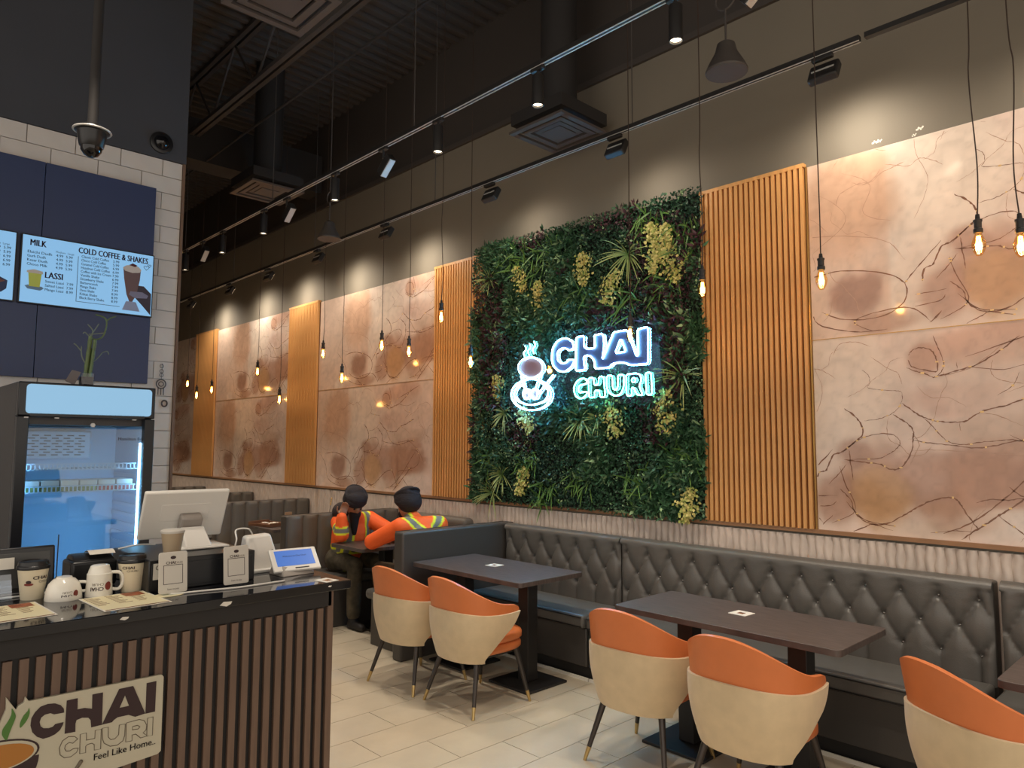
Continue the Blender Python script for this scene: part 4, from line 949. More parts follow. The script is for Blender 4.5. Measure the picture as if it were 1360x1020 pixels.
for a_, x_, y_, f_ in (('MILK', .05, .855, .115), ('LASSI', .165, .395, .13), ('COLD COFFEE & SHAKES', .40, .855, .555)):
    tag(put_text(MB(), a_, .062, ft(x_, y_), .03, fit=f_ * W).build('heading', m_txt, t), kind='stuff')
put_text(sm2, 'Medium  Large', .020, ft(.235, .80), fit=.135 * W)
for i, (n_, a, b) in enumerate([('Elaichi Dudh', '4.99', '5.99'), ('Gurh Dudh', '4.99', '5.99'), ('Kesar Dudh', '4.99', '5.99'), ('Choco Milk', '4.99', '5.99')]):
    put_text(sm2, n_, .026, ft(.035, .74 - i * .062), .012, fit=len(n_) * .0145 * W); put_text(sm2, a, .026, ft(.24, .74 - i * .062), .012, fit=.05 * W); put_text(sm2, b, .026, ft(.31, .74 - i * .062), .012, fit=.05 * W)
for i, (n_, a) in enumerate([('Sweet Lassi', '7.99'), ('Salted Lassi', '7.99'), ('Mango Lassi', '8.99')]):
    put_text(sm2, n_, .026, ft(.17, .325 - i * .062), .012, fit=.135 * W); put_text(sm2, a, .026, ft(.325, .325 - i * .062), .012, fit=.05 * W)
for i, (n_, a) in enumerate([('Classic Cold Coffee', '5.99'), ('Choco Cold Coffee', '5.99'), ('Caramel Cold Coffee', '6.99'), ('Hazelnut Cold Coffee', '6.99'), ('Coffee with Ice Cream', '7.99'), ('Vanilla Shake', '6.99'), ('Strawberry Shake', '7.99'), ('Butterscotch', '7.99'), ('Mango Shake', '7.99'), ('Oreo Shake', '8.99'), ('Kitkat Shake', '8.99'), ('Black Berry Shake', '8.99')]):
    put_text(sm2, n_, .026, ft(.425, .79 - i * .0585), .012, fit=len(n_) * .0112 * W); put_text(sm2, a, .026, ft(.67, .79 - i * .0585), .012, fit=.05 * W)
for a0, a1, b0, b1 in ((.40, .404, .10, .80), (.40, .74, .095, .102)): sm2.add([(.0318, a0 * W, b0 * H), (.0318, a1 * W, b0 * H), (.0318, a1 * W, b1 * H), (.0318, a0 * W, b1 * H)], [(0, 1, 2, 3)])
tag(sm2.build('menu_text', m_tx2, t), kind='stuff')
def flat(pts, m, name, d=.0316):
    if name in ('shake_glass', 'shake_foam', 'topping', 'glass_foot', 'hand_picture'): pts = [(a, b * .92) for a, b in pts]
    MB().prism([(a * W, b * H) for a, b in pts], lambda a, b, d_: (d + d_, a, b), 0, .0006).build(name, m, t)
flat([(.755, .80), (.90, .80), (.895, .62), (.87, .34), (.84, .22), (.815, .22), (.79, .34), (.765, .62)], mat('shake_print', (110, 84, 84), .6), 'shake_glass')
flat([(.75, .80), (.78, .85), (.83, .87), (.88, .85), (.905, .80), (.89, .75), (.83, .73), (.77, .75)], mat('foam_print', (206, 196, 190), .6), 'shake_foam', .0324)
flat([(.80, .86), (.83, .90), (.87, .87), (.85, .84)], m_txt, 'topping', .0332)
flat([(.79, .22), (.87, .22), (.905, .06), (.76, .06)], mat('glass_foot_print', (150, 160, 190), .6), 'glass_foot')
flat([(.87, .52), (.93, .52), (.995, .40), (.995, .02), (.93, .16), (.86, .30), (.83, .34), (.83, .40)], mat('hand_print', (62, 52, 62), .6), 'hand_picture', .0310)
flat([(.82, .40), (.92, .41), (.97, .36), (.96, .31), (.86, .29), (.81, .34)], mat('finger_print', (128, 126, 150), .6), 'hand_picture', .0326)
flat([(.05, .46), (.145, .46), (.135, .24), (.06, .24)], mat('lassi_print', (196, 206, 96), .6), 'lassi_glass')
flat([(.04, .47), (.09, .50), (.15, .48), (.155, .44), (.04, .44)], mat('foam_print', (206, 196, 190), .6), 'lassi_foam', .0324)
flat([(.03, .24), (.05, .20), (.14, .19), (.165, .23), (.15, .25), (.05, .26)], mat('saucer_print', (110, 140, 170), .6), 'saucer_picture', .0308)
for hx, hy, s_ in ((.945, .79, .022), (.97, .83, .014)):
    MB().tube([(.0318, (hx + s_ * 16 * sin(a) ** 3 / 16) * W, hy * H + W * s_ * (13 * cos(a) - 5 * cos(2 * a) - 2 * cos(3 * a) - cos(4 * a)) / 16) for a in [2 * pi * k / 20 for k in range(20)]], .0016, 4, True).build('heart_outline', m_tx2, t)
q0 = on(22, 306, x=BX + .03)
t, W, H = screen(q0.y - (s1.y - s0.y), q0.y, s2.z + .0, s1.z + .02, 'lit menu screen cut off at the left edge of the picture')
sm2 = MB()
put_text(sm2, 'Medium  Large', .020, ft(.83, .80), fit=.13 * W)
for i, (a, b) in enumerate([('4.99', '5.99'), ('4.99', '5.99'), ('5.99', '6.99'), ('5.99', '6.99'), ('5.99', '6.99')]): put_text(sm2, a, .026, ft(.85, .74 - i * .062), .012, fit=.05 * W); put_text(sm2, b, .026, ft(.92, .74 - i * .062), .012, fit=.05 * W)
tag(sm2.build('menu_text', m_tx2, t), kind='stuff')
flat([(.84, .24), (.86, .12), (.92, .10), (.955, .16), (.96, .28), (.90, .33), (.86, .31)], mat('blue_cup_print', (52, 62, 96), .6), 'cup_picture'); flat([(.86, .27), (.90, .30), (.945, .27), (.90, .23)], m_nchai, 'coffee_picture', .0324)
# ------------------------------------------------------------------ fridge
FX, FY0, FY1, FH = -4.6, .76, 1.452, 2.03
fr = empty('display_fridge', (FX, FY0, 0), 'tall upright glass door display fridge with lit header behind the counter', 'fridge'); FW = FY1 - FY0; FD = .66
MB().lohi((-FD, 0, .08), (-.06, .03, FH)).build('side_wall', m_fbody, fr, .004); MB().lohi((-FD, FW - .03, .08), (-.06, FW, FH)).build('side_wall', m_fbody, fr, .004)
MB().lohi((-FD, .03, .08), (-FD + .03, FW - .03, FH)).build('back_wall', m_fbody, fr)
MB().lohi((-FD + .03, .03, 1.80), (-.06, FW - .03, FH)).build('top_box', m_fbody, fr)
MB().lohi((-FD + .03, .03, .08), (-.06, FW - .03, .20)).build('bottom_box', m_fbody, fr)
for yy in (.05, FW - .05):
    for xx in (-.08, -FD + .08): MB().cyl((xx, yy, 0), (xx, yy, .085), .018).build('foot', m_blk2, fr)
MB().lohi((-.058, .0, 1.845), (-.004, FW, FH)).build('header_frame', m_fframe, fr, .006)
hz0, hz1, hy0, hy1 = 1.858, 2.018, .036, FW - .022; out = []
for sx, sy, a0 in ((1, 1, 0), (-1, 1, 90), (-1, -1, 180), (1, -1, 270)):
    for k in range(5): a = radians(a0 + 22.5 * k); out.append(((hy0 + hy1) / 2 + sx * ((hy1 - hy0) / 2 - .02) + .02 * cos(a), (hz0 + hz1) / 2 + sy * ((hz1 - hz0) / 2 - .02) + .02 * sin(a)))
MB().prism(out, lambda a, b, d_: (d_ - .004, a, b), 0, .004).build('lit_header', m_fsign, fr)
# liner
ly0, ly1, lz0, lz1 = .032, FW - .032, .20, 1.80
MB().lohi((-FD + .032, ly0, lz0), (-FD + .04, ly1, lz1)).build('liner_back', m_fin, fr)
for a, b in ((ly0, ly0 + .008), (ly1 - .008, ly1)):
    ln_ = MB().lohi((-FD + .04, a, lz0), (-.06, b, lz1)).build('liner_side', m_fin, fr)
    rb = MB()
    for k in range(20): z = .35 + k * .06; rb.lohi((-FD + .06, a - (.008 if a > .3 else -.008), z), (-.1, b - (.008 if a > .3 else -.008), z + .02))
    rb.build('shelf_rail', m_fin2, ln_)
MB().lohi((-FD + .04, .07, 1.60), (-FD + .12, FW - .2, 1.775)).build('evaporator_cover', m_fin2, fr, .012)
sl_ = MB()
for r in range(8):
    for k in range(5): y_ = .15 + k * .062 + (.02 if r % 2 else 0); sl_.lohi((-FD + .120, y_, 1.622 + r * .017), (-FD + .1215, y_ + .036, 1.629 + r * .017))
sl_.build('vent_slots', m_blk2, fr)
put_text(MB(), 'Hamilton Beach', .026, lambda a, b: (-.024 + .0006, FW - .19 + a, 1.715 + b)).build('door_lettering', m_ink, fr)
# door
dr = MB(); 
for a, b in (((0, .0), (.055, 1.84)), ((FW - .055, .0), (FW, 1.84)), ((.055, 1.765), (FW - .055, 1.84)), ((.055, 0), (FW - .055, .06))):
    dr.lohi((-.055, a[0], max(a[1], .0) + .10), (0, b[0], b[1] if b[1] > .5 else b[1] + .12))
dr.build('door_frame', m_fframe, fr, .004)
MB().lohi((-.03, .05, .14), (-.024, FW - .05, 1.78)).build('door_glass', m_glass, fr)
MB().cyl((.0, FW * .52, 1.80), (.012, FW * .52, 1.80), .012).build('lock', m_track, fr)
for z in (1.825,):
    for yy in (.03, FW * .25, FW * .82): MB().lohi((-.01, yy, z + .008), (.006, yy + .02, z + .014)).build('hinge_cap', m_track, fr)
led = MB()
MB().lohi((-.075, ly1 - .028, .25), (-.060, ly1 - .014, 1.70)).build('led_strip', m_led, fr)
MB().lohi((-.075, ly0 + .014, .25), (-.060, ly0 + .026, 1.70)).build('led_strip', mat('soft_led_strip', (200, 240, 255), .4, emit=14, ecol=(140, 205, 255)), fr)
def shelf(z, lip=True):
    wm = MB()
    for k in range(5): wm.lohi((-FD + .06 + k * .12, ly0 + .01, z), (-FD + .064 + k * .12, ly1 - .01, z + .004))
    y_ = ly0 + .02
    while y_ < ly1 - .01: wm.lohi((-FD + .06, y_, z + .001), (-.10, y_ + .003, z + .004)); y_ += .024
    s_ = wm.build('wire_shelf', m_fin2, fr)
    g = MB(); y_ = ly0 + .015
    g.lohi((-.098, ly0 + .01, z + .032), (-.092, ly1 - .035, z + .038)); g.lohi((-.098, ly0 + .01, z), (-.092, ly1 - .035, z + .006))
    while y_ < ly1 - .04: g.lohi((-.098, y_, z), (-.092, y_ + .006, z + .036)); y_ += .021
    g.build('price_rail', m_fin2, s_)
shelf(1.545); shelf(1.42); shelf(.72); shelf(.40)
for i in range(6):
    cc = [(150, 160, 90), (160, 150, 90), (120, 130, 70), (150, 170, 90), (200, 70, 70), (190, 90, 90)][i]; y_ = FY0 + .06 + i * .095
    b = empty('food_tub', (FX - .21, y_ + .04, 1.425), ['clear tub of green salad, leftmost of six in the fridge', 'clear tub of pale slices, second from left in the fridge', 'clear tub of dark greens, third in the fridge', 'clear tub of green pieces, fourth in the fridge', 'clear tub of red dessert, fifth in the fridge', 'clear tub of pink dessert, rightmost of six in the fridge'][i], 'food tub', 'tubs on the fridge shelf')
    MB().lohi((-.09, -.042, .0), (.09, .042, .032)).build('contents', mat('tub_food_%d' % i, cc, .6, var=.4, vscale=60), b, .004)
    MB().lohi((-.092, -.044, .032), (.092, .044, .062)).build('lid', mat('frosted_lid', (206, 200, 190), .4), b, .004)
    tp = MB()
    for k in range(5): tp.ell((.05 + .02 * (k % 2), -.032 + k * .016, .036), (.009, .008, .007), n=8)
    tp.build('topping', m_paper, b)
# bamboo plant in a glass on the fridge
pl = empty('lucky_bamboo', (FX - .10, on(115, 500, x=FX - .10).y, FH), 'lucky bamboo with curled stems in a small glass cube on the fridge', 'plant')
MB().lohi((-.032, -.034, .002), (.032, .034, .075)).build('glass_cube', m_glass, pl, .004); MB().lohi((-.028, -.030, .004), (.028, .030, .05)).build('pebbles', mat('dark_pebbles', (70, 52, 48), .8, var=.5, vscale=90), pl)
m_bam = mat('bamboo_green', (92, 112, 70), .5, var=.2, vscale=30); m_bl = mat('pale_bamboo_leaf', (110, 122, 112), .6)
for dx, dy, h_, r_ in ((0, -.01, .27, .011), (.012, .012, .25, .009), (-.012, .006, .2, .009)):
    MB().tube([(dx, dy + .02 * t_ / 8, .02 + h_ * t_ / 8) for t_ in range(9)], [r_ * (1.12 if t_ % 2 else .95) for t_ in range(9)], 10).build('cane', m_bam, pl)
MB().tube(spline([Vector((.0, .01, .28)), Vector((.0, .045, .275)), Vector((.0, .075, .30)), Vector((.0, .09, .36)), Vector((0, .085, .40)), Vector((0, .06, .415)), Vector((0, .03, .42))], 5), .0045, 8).build('curled_shoot', m_bam, pl)
MB().tube(spline([Vector((.0, .09, .39)), Vector((.0, .11, .41)), Vector((.0, .14, .425))], 4), [.004] * 8 + [.001], 6).build('curled_shoot', m_bam, pl)
tw = MB()
for (a, b, c) in (((0, .0, .26), (0, .02, .32), (0, -.01, .36)), ((0, .0, .28), (0, .03, .33), (0, .05, .37)), ((0, -.005, .12), (0, -.03, .17), (0, -.035, .23)), ((0, -.035, .2), (0, -.06, .23), (0, -.075, .24)), ((0, .02, .13), (0, .055, .17), (0, .075, .20)), ((0, .075, .2), (0, .10, .21), (0, .11, .19)), ((0, .01, .28), (0, -.02, .31), (0, -.03, .30)), ((0, .0, .30), (0, .05, .31), (0, .09, .32))):
    tw.tube(spline([Vector(a), Vector(b), Vector(c)], 4), [.0035] * 8 + [.001], 6)
tw.build('leaf_shoots', m_bl, pl)
t = empty('paper_tag', (FX - .09, on(100, 480, x=FX - .09).y, FH), 'folded grey paper tag leaning beside the bamboo glass', 'tag')
MB().add([(0, -.045, .02), (0, .0, .0), (0, .03, .075), (0, -.015, .085), (.01, -.045, .02), (.01, .0, .0), (.01, .03, .075), (.01, -.015, .085)], [(0, 1, 2, 3), (7, 6, 5, 4), (0, 4, 5, 1), (1, 5, 6, 2), (2, 6, 7, 3), (3, 7, 4, 0)]).build('paper', mat('grey_paper', (120, 112, 110), .8), t)
# hanging ornament on the brick
oy = on(214, 510, x=XM + .01)
orn = empty('hanging_ornament', (XM + .004, oy.y, oy.z), 'dark wire ornament hanging on the white brick beside the fridge', 'ornament')
m_orn = mat('dark_wire', (74, 66, 66), .6)
MB().tube([(.006, .035 * cos(a), .035 * sin(a)) for a in [2 * pi * k / 18 for k in range(18)]], .004, 6, True).build('hoop', m_orn, orn)
MB().tube([(.006, .018 * cos(a), .018 * sin(a)) for a in [2 * pi * k / 14 for k in range(14)]], .003, 6, True).build('hoop', m_orn, orn)
MB().tube([(.006, .0, .035), (.006, .003, .16)], .0015, 5).build('cord', m_orn, orn)
for k, dz in ((0, .07), (1, .10), (2, .14)): MB().tube([(.006, .014 * cos(a), dz + .014 * sin(a)) for a in [2 * pi * q / 10 for q in range(10)]], .002, 5, True).build('bead_ring', m_orn, orn)
for dy in (-.02, 0, .02): MB().tube([(.006, dy, -.03), (.006, dy, -.085)], .003, 5).build('strand', m_orn, orn)
MB().tube([(.006, .03 + .02 * cos(a), -.15 + .024 * sin(a)) for a in [2 * pi * q / 14 for q in range(14)]], .006, 6, True).build('ring', m_orn, orn)

# ------------------------------------------------------------------ booth clutter
tr = empty('wooden_tray', (-7.89, 3.77, .771), 'brown wooden tray with crumpled papers on the booth table', 'tray', None, .2)
m_tray = mat('brown_tray_wood', (116, 78, 54), .5, var=.15)
MB().lohi((-.2, -.14, 0), (.2, .14, .012)).build('tray_floor', m_tray, tr, .003)
for a, b in (((-.2, -.14, .012), (-.188, .14, .045)), ((.188, -.14, .012), (.2, .14, .045)), ((-.188, -.14, .012), (.188, -.128, .03)), ((-.188, .128, .012), (.188, .14, .03))): MB().lohi(a, b).build('tray_side', m_tray, tr, .003)
for k, (x_, y_) in enumerate(((-.06, -.02), (.04, .03), (.1, -.05))):
    MB().grid(lambda i, j: (x_ - .04 + .02 * i, y_ - .03 + .015 * j, .022 + .014 * abs(sin(i * 1.9 + j * 1.3 + k))), 5, 5).build('crumpled_paper', m_paper, tr)
mc = empty('menu_card_holder', (-7.5, 3.80, .77), 'upright tan menu card behind the padded partition', 'card'); p = on(383, 684, x=-7.5); p = on(383, 682, x=-7.62); mc.location = (-7.62, p.y, .77)
MB().lohi((-.03, -.045, 0), (.03, .045, .012)).build('foot', m_black, mc); MB().lohi((-.004, -.042, .012), (.004, .042, .165)).build('card', mat('tan_card', (176, 140, 104), .6), mc)
for nm, loc, lab in (('smartphone', (-7.62, 4.2, .77), 'dark smartphone lying beside the tray in the booth'),):
    tag(MB().lohi((-.035, -.07, 0), (.035, .07, .009)).build(nm, m_blk2, None, .003), lab, 'phone').location = loc
fs = empty('bud_vase', (-7.5, 4.3, .77), 'thin golden dried stem in a small vase behind the partition', 'vase')
MB().lathe([(.02, 0), (.028, .03), (.012, .09), (.014, .1)], 14).build('vase', m_black, fs)
MB().tube([(0, 0, .09), (.02, .0, .2), (.05, .0, .33)], [.003, .0025, .001], 6).build('stem', m_legm, fs)
for k in range(3): MB().ell((.03 + .01 * k, 0, .24 + .03 * k), (.012, .008, .018), n=8).build('bud', m_gold, fs)

# ------------------------------------------------------------------ ceiling fixtures
def track(x0, x1, y, z, label):
    t = empty('light_track', (x0, y, z), label, 'light track', 'black light tracks'); L = x1 - x0
    MB().lohi((0, -.018, 0), (L, .018, .03)).build('rail', m_black, t)
    for s in (-1, 1): MB().lohi((0, s * .013 - .003, -.004), (L, s * .013 + .003, -.0002)).build('conductor', m_track, t)
    k = .8
    while k < L: MB().cyl((k, 0, .03), (k, 0, 5.95 - z), .004, n=6).build('hanger', m_steel, t); k += 2.3
    return t
T1Y, T1Z, T2Y, T2Z = 3.03, 4.0, 4.08, 3.97
track(-16.5, 3.0, T1Y, T1Z, 'black suspended light track nearer the camera carrying cylinder spotlights')
track(-13.0, -1.43, T2Y, T2Z, 'black light track close to the wall carrying square washers')
def cylinder_spot(x, label, power=82, tgt=None, T1Y=3.03, T1Z=4.0):
    t = empty('cylinder_spotlight', (x, T1Y, T1Z), label, 'spotlight', 'black cylinder spotlights on the near track')
    MB().lohi((-.05, -.017, -.025), (.05, .017, -.004)).build('track_adapter', m_black, t, .003); MB().cyl((0, 0, -.025), (0, 0, -.06), .010).build('neck', m_black, t)
    MB().lathe([(.034, -.055), (.036, -.06), (.036, -.245), (.031, -.245), (.029, -.232), (.001, -.232)], 24).build('housing', m_black, t)
    MB().lathe([(.028, -.2335), (.001, -.236)], 20).build('lens', m_lamp, t)
    spot('spot_lamp', (x, T1Y, T1Z - .25), tgt or (x, T1Y + .1, 0), power, 80, .5, rad=.03, parent=t)
lb = ['nearest the camera in view', 'second in view from the right', 'third in view from the right', 'fourth in view from the right', 'fifth in view from the right', 'farthest in view']
for i, x in enumerate((-2.93, -3.91, -5.32, -6.68, -7.68, -8.77)):
    cylinder_spot(x, 'black cylinder spotlight on the near track, %s' % lb[i])
for i, x in enumerate((-1.95, -.9, .3, 1.4)):
    cylinder_spot(x, ['black cylinder spotlight just above the top edge of the picture', 'black cylinder spotlight above the right tables, out of view', 'black cylinder spotlight further right above the aisle, out of view', 'rightmost black cylinder spotlight on the near track, out of view'][i])
for i, x in enumerate((-10.2, -12.0, -14.0)): cylinder_spot(x, 'added unseen cylinder spotlight brightening the area beyond the menu wall, ' + ['first', 'second', 'third'][i] + ' past its end', 110)  # unseen spots added to brighten the far end of the room
track(-3.7, -1.4, .62, 4.2, 'added short black light track over the counter, out of view')  # track and its two spots added out of view to brighten the counter
cylinder_spot(-3.2, 'added black cylinder spotlight brightening the till, out of view', 70, (-3.05, 1.1, 1.1), .62, 4.2); cylinder_spot(-2.5, 'added black cylinder spotlight brightening the cups, out of view', 70, (-2.95, .7, 1.1), .62, 4.2)
def tilt_spot(x, label):
    t = empty('tilted_spotlight', (x, T1Y, T1Z), label, 'spotlight', 'tilted louvre spotlights on the near track')
    MB().lohi((-.05, -.017, -.025), (.05, .017, -.004)).build('track_adapter', m_black, t, .003); MB().cyl((0, 0, -.02), (0, 0, -.09), .009).build('neck', m_black, t)
    R = Matrix.Rotation(radians(-38), 3, 'Y'); c = Vector((.03, .01, -.15))
    MB().box(c, (.17, .06, .075), R).build('housing', m_black, t, .006)
    MB().box(R @ Vector((0, -.0, -.040)) + c, (.16, .05, .006), R).build('bezel', m_track, t, .001)
    MB().box(R @ Vector((0, .0315, 0)) + c, (.12, .002, .05), R).build('lens', m_lamp, t)
for x, lab in ((-4.60, 'tilted black spotlight between the second and third cylinder spotlights'), (-6.2, 'tilted black spotlight above the far slat panels, between third and fourth cylinders'), (-8.25, 'tilted black spotlight nearest the end of the menu wall'), (-1.55, 'tilted black spotlight above the picture edge'), (.85, 'tilted black spotlight out of view to the right')): tilt_spot(x, lab)
def washer(x, label, power=34, s=1.0):
    t = empty('wall_washer', (x, T2Y, T2Z), label, 'wall washer', 'square black wall washers on the far track')
    MB().lohi((-.06, -.017, -.03), (.06, .017, -.004)).build('track_adapter', m_black, t, .003)
    R = Matrix.Rotation(radians(-28), 3, 'X'); c = Vector((0, .02, -.10))
    MB().box(c, (.17, .055, .12), R).build('housing', m_black, t, .012, seg=3)
    MB().box(R @ Vector((0, -.03, .0)) + c, (.13, .006, .008), R).build('rear_bar', m_track, t)
    MB().box(R @ Vector((0, .028, 0)) + c, (.14, .002, .09), R).build('lens', mat('washer_lens', (255, 226, 180), .4, emit=3, ecol=(255, 222, 176)), t)
    spot('washer_lamp', Vector((x, T2Y + .075, T2Z - .08)), (x, WY, 2.95), power, 150, 1.0, rad=.08, parent=t)
for i, (x, s_) in enumerate(((-1.64, 'beside the end of the far track, above the right marble'), (-3.16, 'faint, above the right half of the green wall'), (-4.53, 'above the left half of the green wall'), (-6.14, 'above the slat panel left of the green wall'), (-7.54, 'above the marble behind the two people'), (-8.83, 'above the second oak panel from the green wall'), (-10.06, 'above the far marble panels'), (-11.54, 'at the far end next to the menu wall'))):
    washer(x, 'square black wall washer ' + s_, power=[44, 18, 18, 44, 52, 56, 60, 62][i])
washer(-.35 - .0, 'square black wall washer out of view to the right', 40)
tag(MB().lohi((-1.40, T2Y - .02, T2Z + .0), (3.0, T2Y + .02, T2Z + .03)).build('light_track_extension', m_black), 'plain black continuation of the far track at the right', 'light track')
# pendants
BULBS = [(1091, 372, 4.0, 'amber bulb pendant in front of the right marble just right of the wide slat panel'), (1300, 325, 4.0, 'amber bulb pendant second from the right edge of the picture'),
 (1356, 326, 3.93, 'amber bulb pendant cut by the right edge of the picture'), (933, 384, 3.93, 'amber bulb pendant at the right border of the green wall'),
 (837, 445, 4.0, 'amber bulb pendant hanging in front of the last letter of the neon name'), (625, 481, 4.0, 'amber bulb pendant at the left border of the green wall'),
 (586, 421, 3.93, 'higher amber bulb pendant in front of the slat panel left of the green wall'), (543, 467, 4.0, 'amber bulb pendant right of two hanging level before the marble behind the people'),
 (507, 459, 3.93, 'amber bulb pendant left of two hanging level before the marble behind the people'), (429, 470, 4.0, 'amber bulb pendant at the right border of the second slat panel'),
 (454, 502, 3.93, 'lowest amber bulb pendant in front of the marble behind the people'), (342, 494, 4.0, 'amber bulb pendant in the middle of the far marble'),
 (371, 531, 3.93, 'lowest amber bulb pendant left of the second slat panel'), (249, 510, 4.0, 'amber bulb pendant nearest the end of the menu wall'),
 (261, 525, 3.93, 'low amber bulb pendant second from the menu wall'), (281, 518, 4.0, 'amber bulb pendant in front of the farthest slat panel')]
m_cord = mat('brown_pendant_cord', (58, 42, 32), .6)
bulb_p = [(.002, 0), (.012, .002), (.024, .022), (.031, .048), (.030, .066), (.022, .09), (.014, .108), (.013, .118)]
socket_me = MB().lathe([(.019, .112), (.021, .118), (.021, .132), (.017, .136), (.017, .165), (.020, .170), (.020, .178), (.011, .182), (.009, .205), (.003, .208)], 16).mesh('socket', m_black)
bulb_me = MB().lathe(bulb_p, 18).mesh('glass_bulb', m_bglass, 80)
fm_ = MB()
for k in range(6): a = 2 * pi * k / 6; fm_.tube([(.007 * cos(a), .007 * sin(a), .098), (.011 * cos(a + .3), .011 * sin(a + .3), .03)], .0022, 5)
fil_me = fm_.mesh('filament', m_fil)
for i, (u, v, Y, lab) in enumerate(BULBS):
    p = on(u, v, y=Y); t = empty('pendant_lamp', (p.x, p.y, p.z - .055), lab, 'pendant lamp', 'amber filament bulb pendants')
    link('glass_bulb', bulb_me, t); link('filament', fil_me, t); link('socket', socket_me, t)
    top = 5.95 - (p.z - .055); sw = .02 * sin(i * 2.3)
    MB().tube(spline([Vector((0, 0, .2)), Vector((sw * .6, .004, .45)), Vector((-sw * .5, 0, .9)), Vector((sw * .3, 0, 1.3)), Vector((0, 0, top))], 6), .0032, 6).build('cord', m_cord, t)
    l = bpy.data.lights.new('bulb_lamp', 'POINT'); l.energy = 2.2; l.color = (1, .6, .25); l.shadow_soft_size = .02
    o = bpy.data.objects.new('bulb_lamp', l); C.collection.objects.link(o); o.parent = t; o.location = (0, 0, .055)
# bell shaped pendants
def bell(u, v, Y, label):
    p = on(u, v, y=Y); t = empty('bell_pendant', tuple(p), label, 'pendant lamp')
    MB().lathe([(.115, 0), (.118, .01), (.10, .05), (.062, .12), (.05, .17), (.02, .19), (.001, .192)], 30).build('shade', m_steel, t)
    MB().lathe([(.108, .004), (.001, .006)], 26).build('diffuser', mat('warm_diffuser', (120, 98, 80), .7), t)
    MB().cyl((0, 0, .19), (0, 0, .38), .006).build('stem', m_steel, t)
    MB().tube([(.06 * cos(a), 0, .44 + .06 * sin(a)) for a in [2 * pi * k / 18 for k in range(18)]], .006, 6, True).build('cable_loop', m_steel, t)
    MB().cyl((0, 0, .5), (0, 0, 5.95 - p.z), .006).build('cord', m_steel, t)
bell(965, 97, 3.6, 'large dark bell shaped pendant near the top of the picture'); bell(437, 318, 3.6, 'small looking dark bell shaped pendant between the two light tracks')
# diffusers
def diffuser(cx, cy, z, s, label, duct=True):
    t = empty('air_diffuser', (cx, cy, z), label, 'air vent', 'square ceiling air diffusers')
    for k, q in enumerate((1.0, .74, .5)):
        a = s / 2 * q; f = MB(); z_ = .028 * k; wdt = .05 * s / .6
        for (x0, y0, x1, y1) in ((-a, -a, a, -a + wdt), (-a, a - wdt, a, a), (-a, -a + wdt, -a + wdt, a - wdt), (a - wdt, -a + wdt, a, a - wdt)): f.lohi((x0, y0, -.01 - (0 if k else 0) + z_ * .3), (x1, y1, .01 + z_))
        f.build('vane_ring', m_vent, t)
    MB().lohi((-s * .17, -s * .17, .0), (s * .17, s * .17, .012)).build('centre_plate', m_vent, t)
    MB().lohi((-s * .48, -s * .48, .06), (s * .48, s * .48, .16)).build('plenum', m_duct, t)
    if duct: MB().cyl((0, 0, .16), (0, 0, 5.97 - z), s * .26, n=20).build('duct', m_duct, t)
diffuser(-3.85, 4.28 - .05, 4.25, .58, 'square air diffuser above the left half of the green wall'); diffuser(-7.55, 3.45, 4.5, .6, 'square air diffuser far off left above the near track'); diffuser(-4.15, 1.95, 4.5, .55, 'square air diffuser cut by the top edge of the picture')
# cameras
dc = empty('dome_camera', (-3.643, .822, 3.09), 'black dome camera hanging on a pole in front of the bulkhead', 'security camera')
MB().cyl((0, 0, .07), (.0, 0, 2.86), .022, n=14).build('pole', m_duct, dc)
MB().lathe([(.001, .075), (.03, .07), (.055, .052), (.075, .045), (.078, .036), (.062, .03), (.058, .0), (.05, -.035), (.04, -.045)], 28).build('housing', m_blk2, dc)
MB().lathe([(.045, -.035), (.043, -.055), (.03, -.075), (.012, -.085), (.001, -.087)], 24).build('dome', mat('smoked_dome', (14, 14, 18), .08), dc)
MB().lathe([(.079, .034), (.081, .037), (.079, .041)], 28).build('rim', m_track, dc)
d2 = on(214, 190, x=XM + .02); t = empty('wall_sensor', tuple(d2), 'round black dome sensor fixed on the bulkhead corner', 'sensor')
RY = Matrix.Rotation(radians(90), 3, 'Y')
MB().lathe([(.085, 0), (.085, .015), (.07, .022), (.06, .022)], 26, (0, 0, 0), RY).build('base_ring', m_blk2, t); MB().lathe([(.06, .015), (.055, .04), (.035, .062), (.001, .07)], 24, (0, 0, 0), RY).build('dome', mat('smoked_dome', (14, 14, 18), .08), t)

# ------------------------------------------------------------------ people
def bake(mb, name, m, parent, voxel=.012, smooth=4, colf=None):
    me0 = bpy.data.meshes.new('tmp'); me0.from_pydata(mb.v, [], mb.f); o = bpy.data.objects.new('tmp', me0); C.collection.objects.link(o)
    r = o.modifiers.new('r', 'REMESH'); r.mode = 'VOXEL'; r.voxel_size = voxel
    s = o.modifiers.new('s', 'SMOOTH'); s.iterations = smooth; s.factor = .5
    bpy.context.view_layer.update()
    me = bpy.data.meshes.new_from_object(o.evaluated_get(bpy.context.evaluated_depsgraph_get())); me.name = name
    bpy.data.objects.remove(o); me.materials.clear(); me.materials.append(m); me.shade_smooth()
    if colf:
        co = np.array([colf(v.co) for v in me.vertices]); vcolor(me, np.hstack([co, np.ones((len(co), 1))]))
    return link(name, me, parent)
OR = srgb((255, 104, 36))[:3]; YE_ = srgb((232, 236, 40))[:3]; GR = srgb((120, 118, 110))[:3]; DK = srgb((40, 36, 36))[:3]
def seg_t(p, a, b): a, b = Vector(a), Vector(b); d = b - a; t = (p - a).dot(d) / d.length_squared; return t, (p - (a + d * max(0, min(1, t)))).length
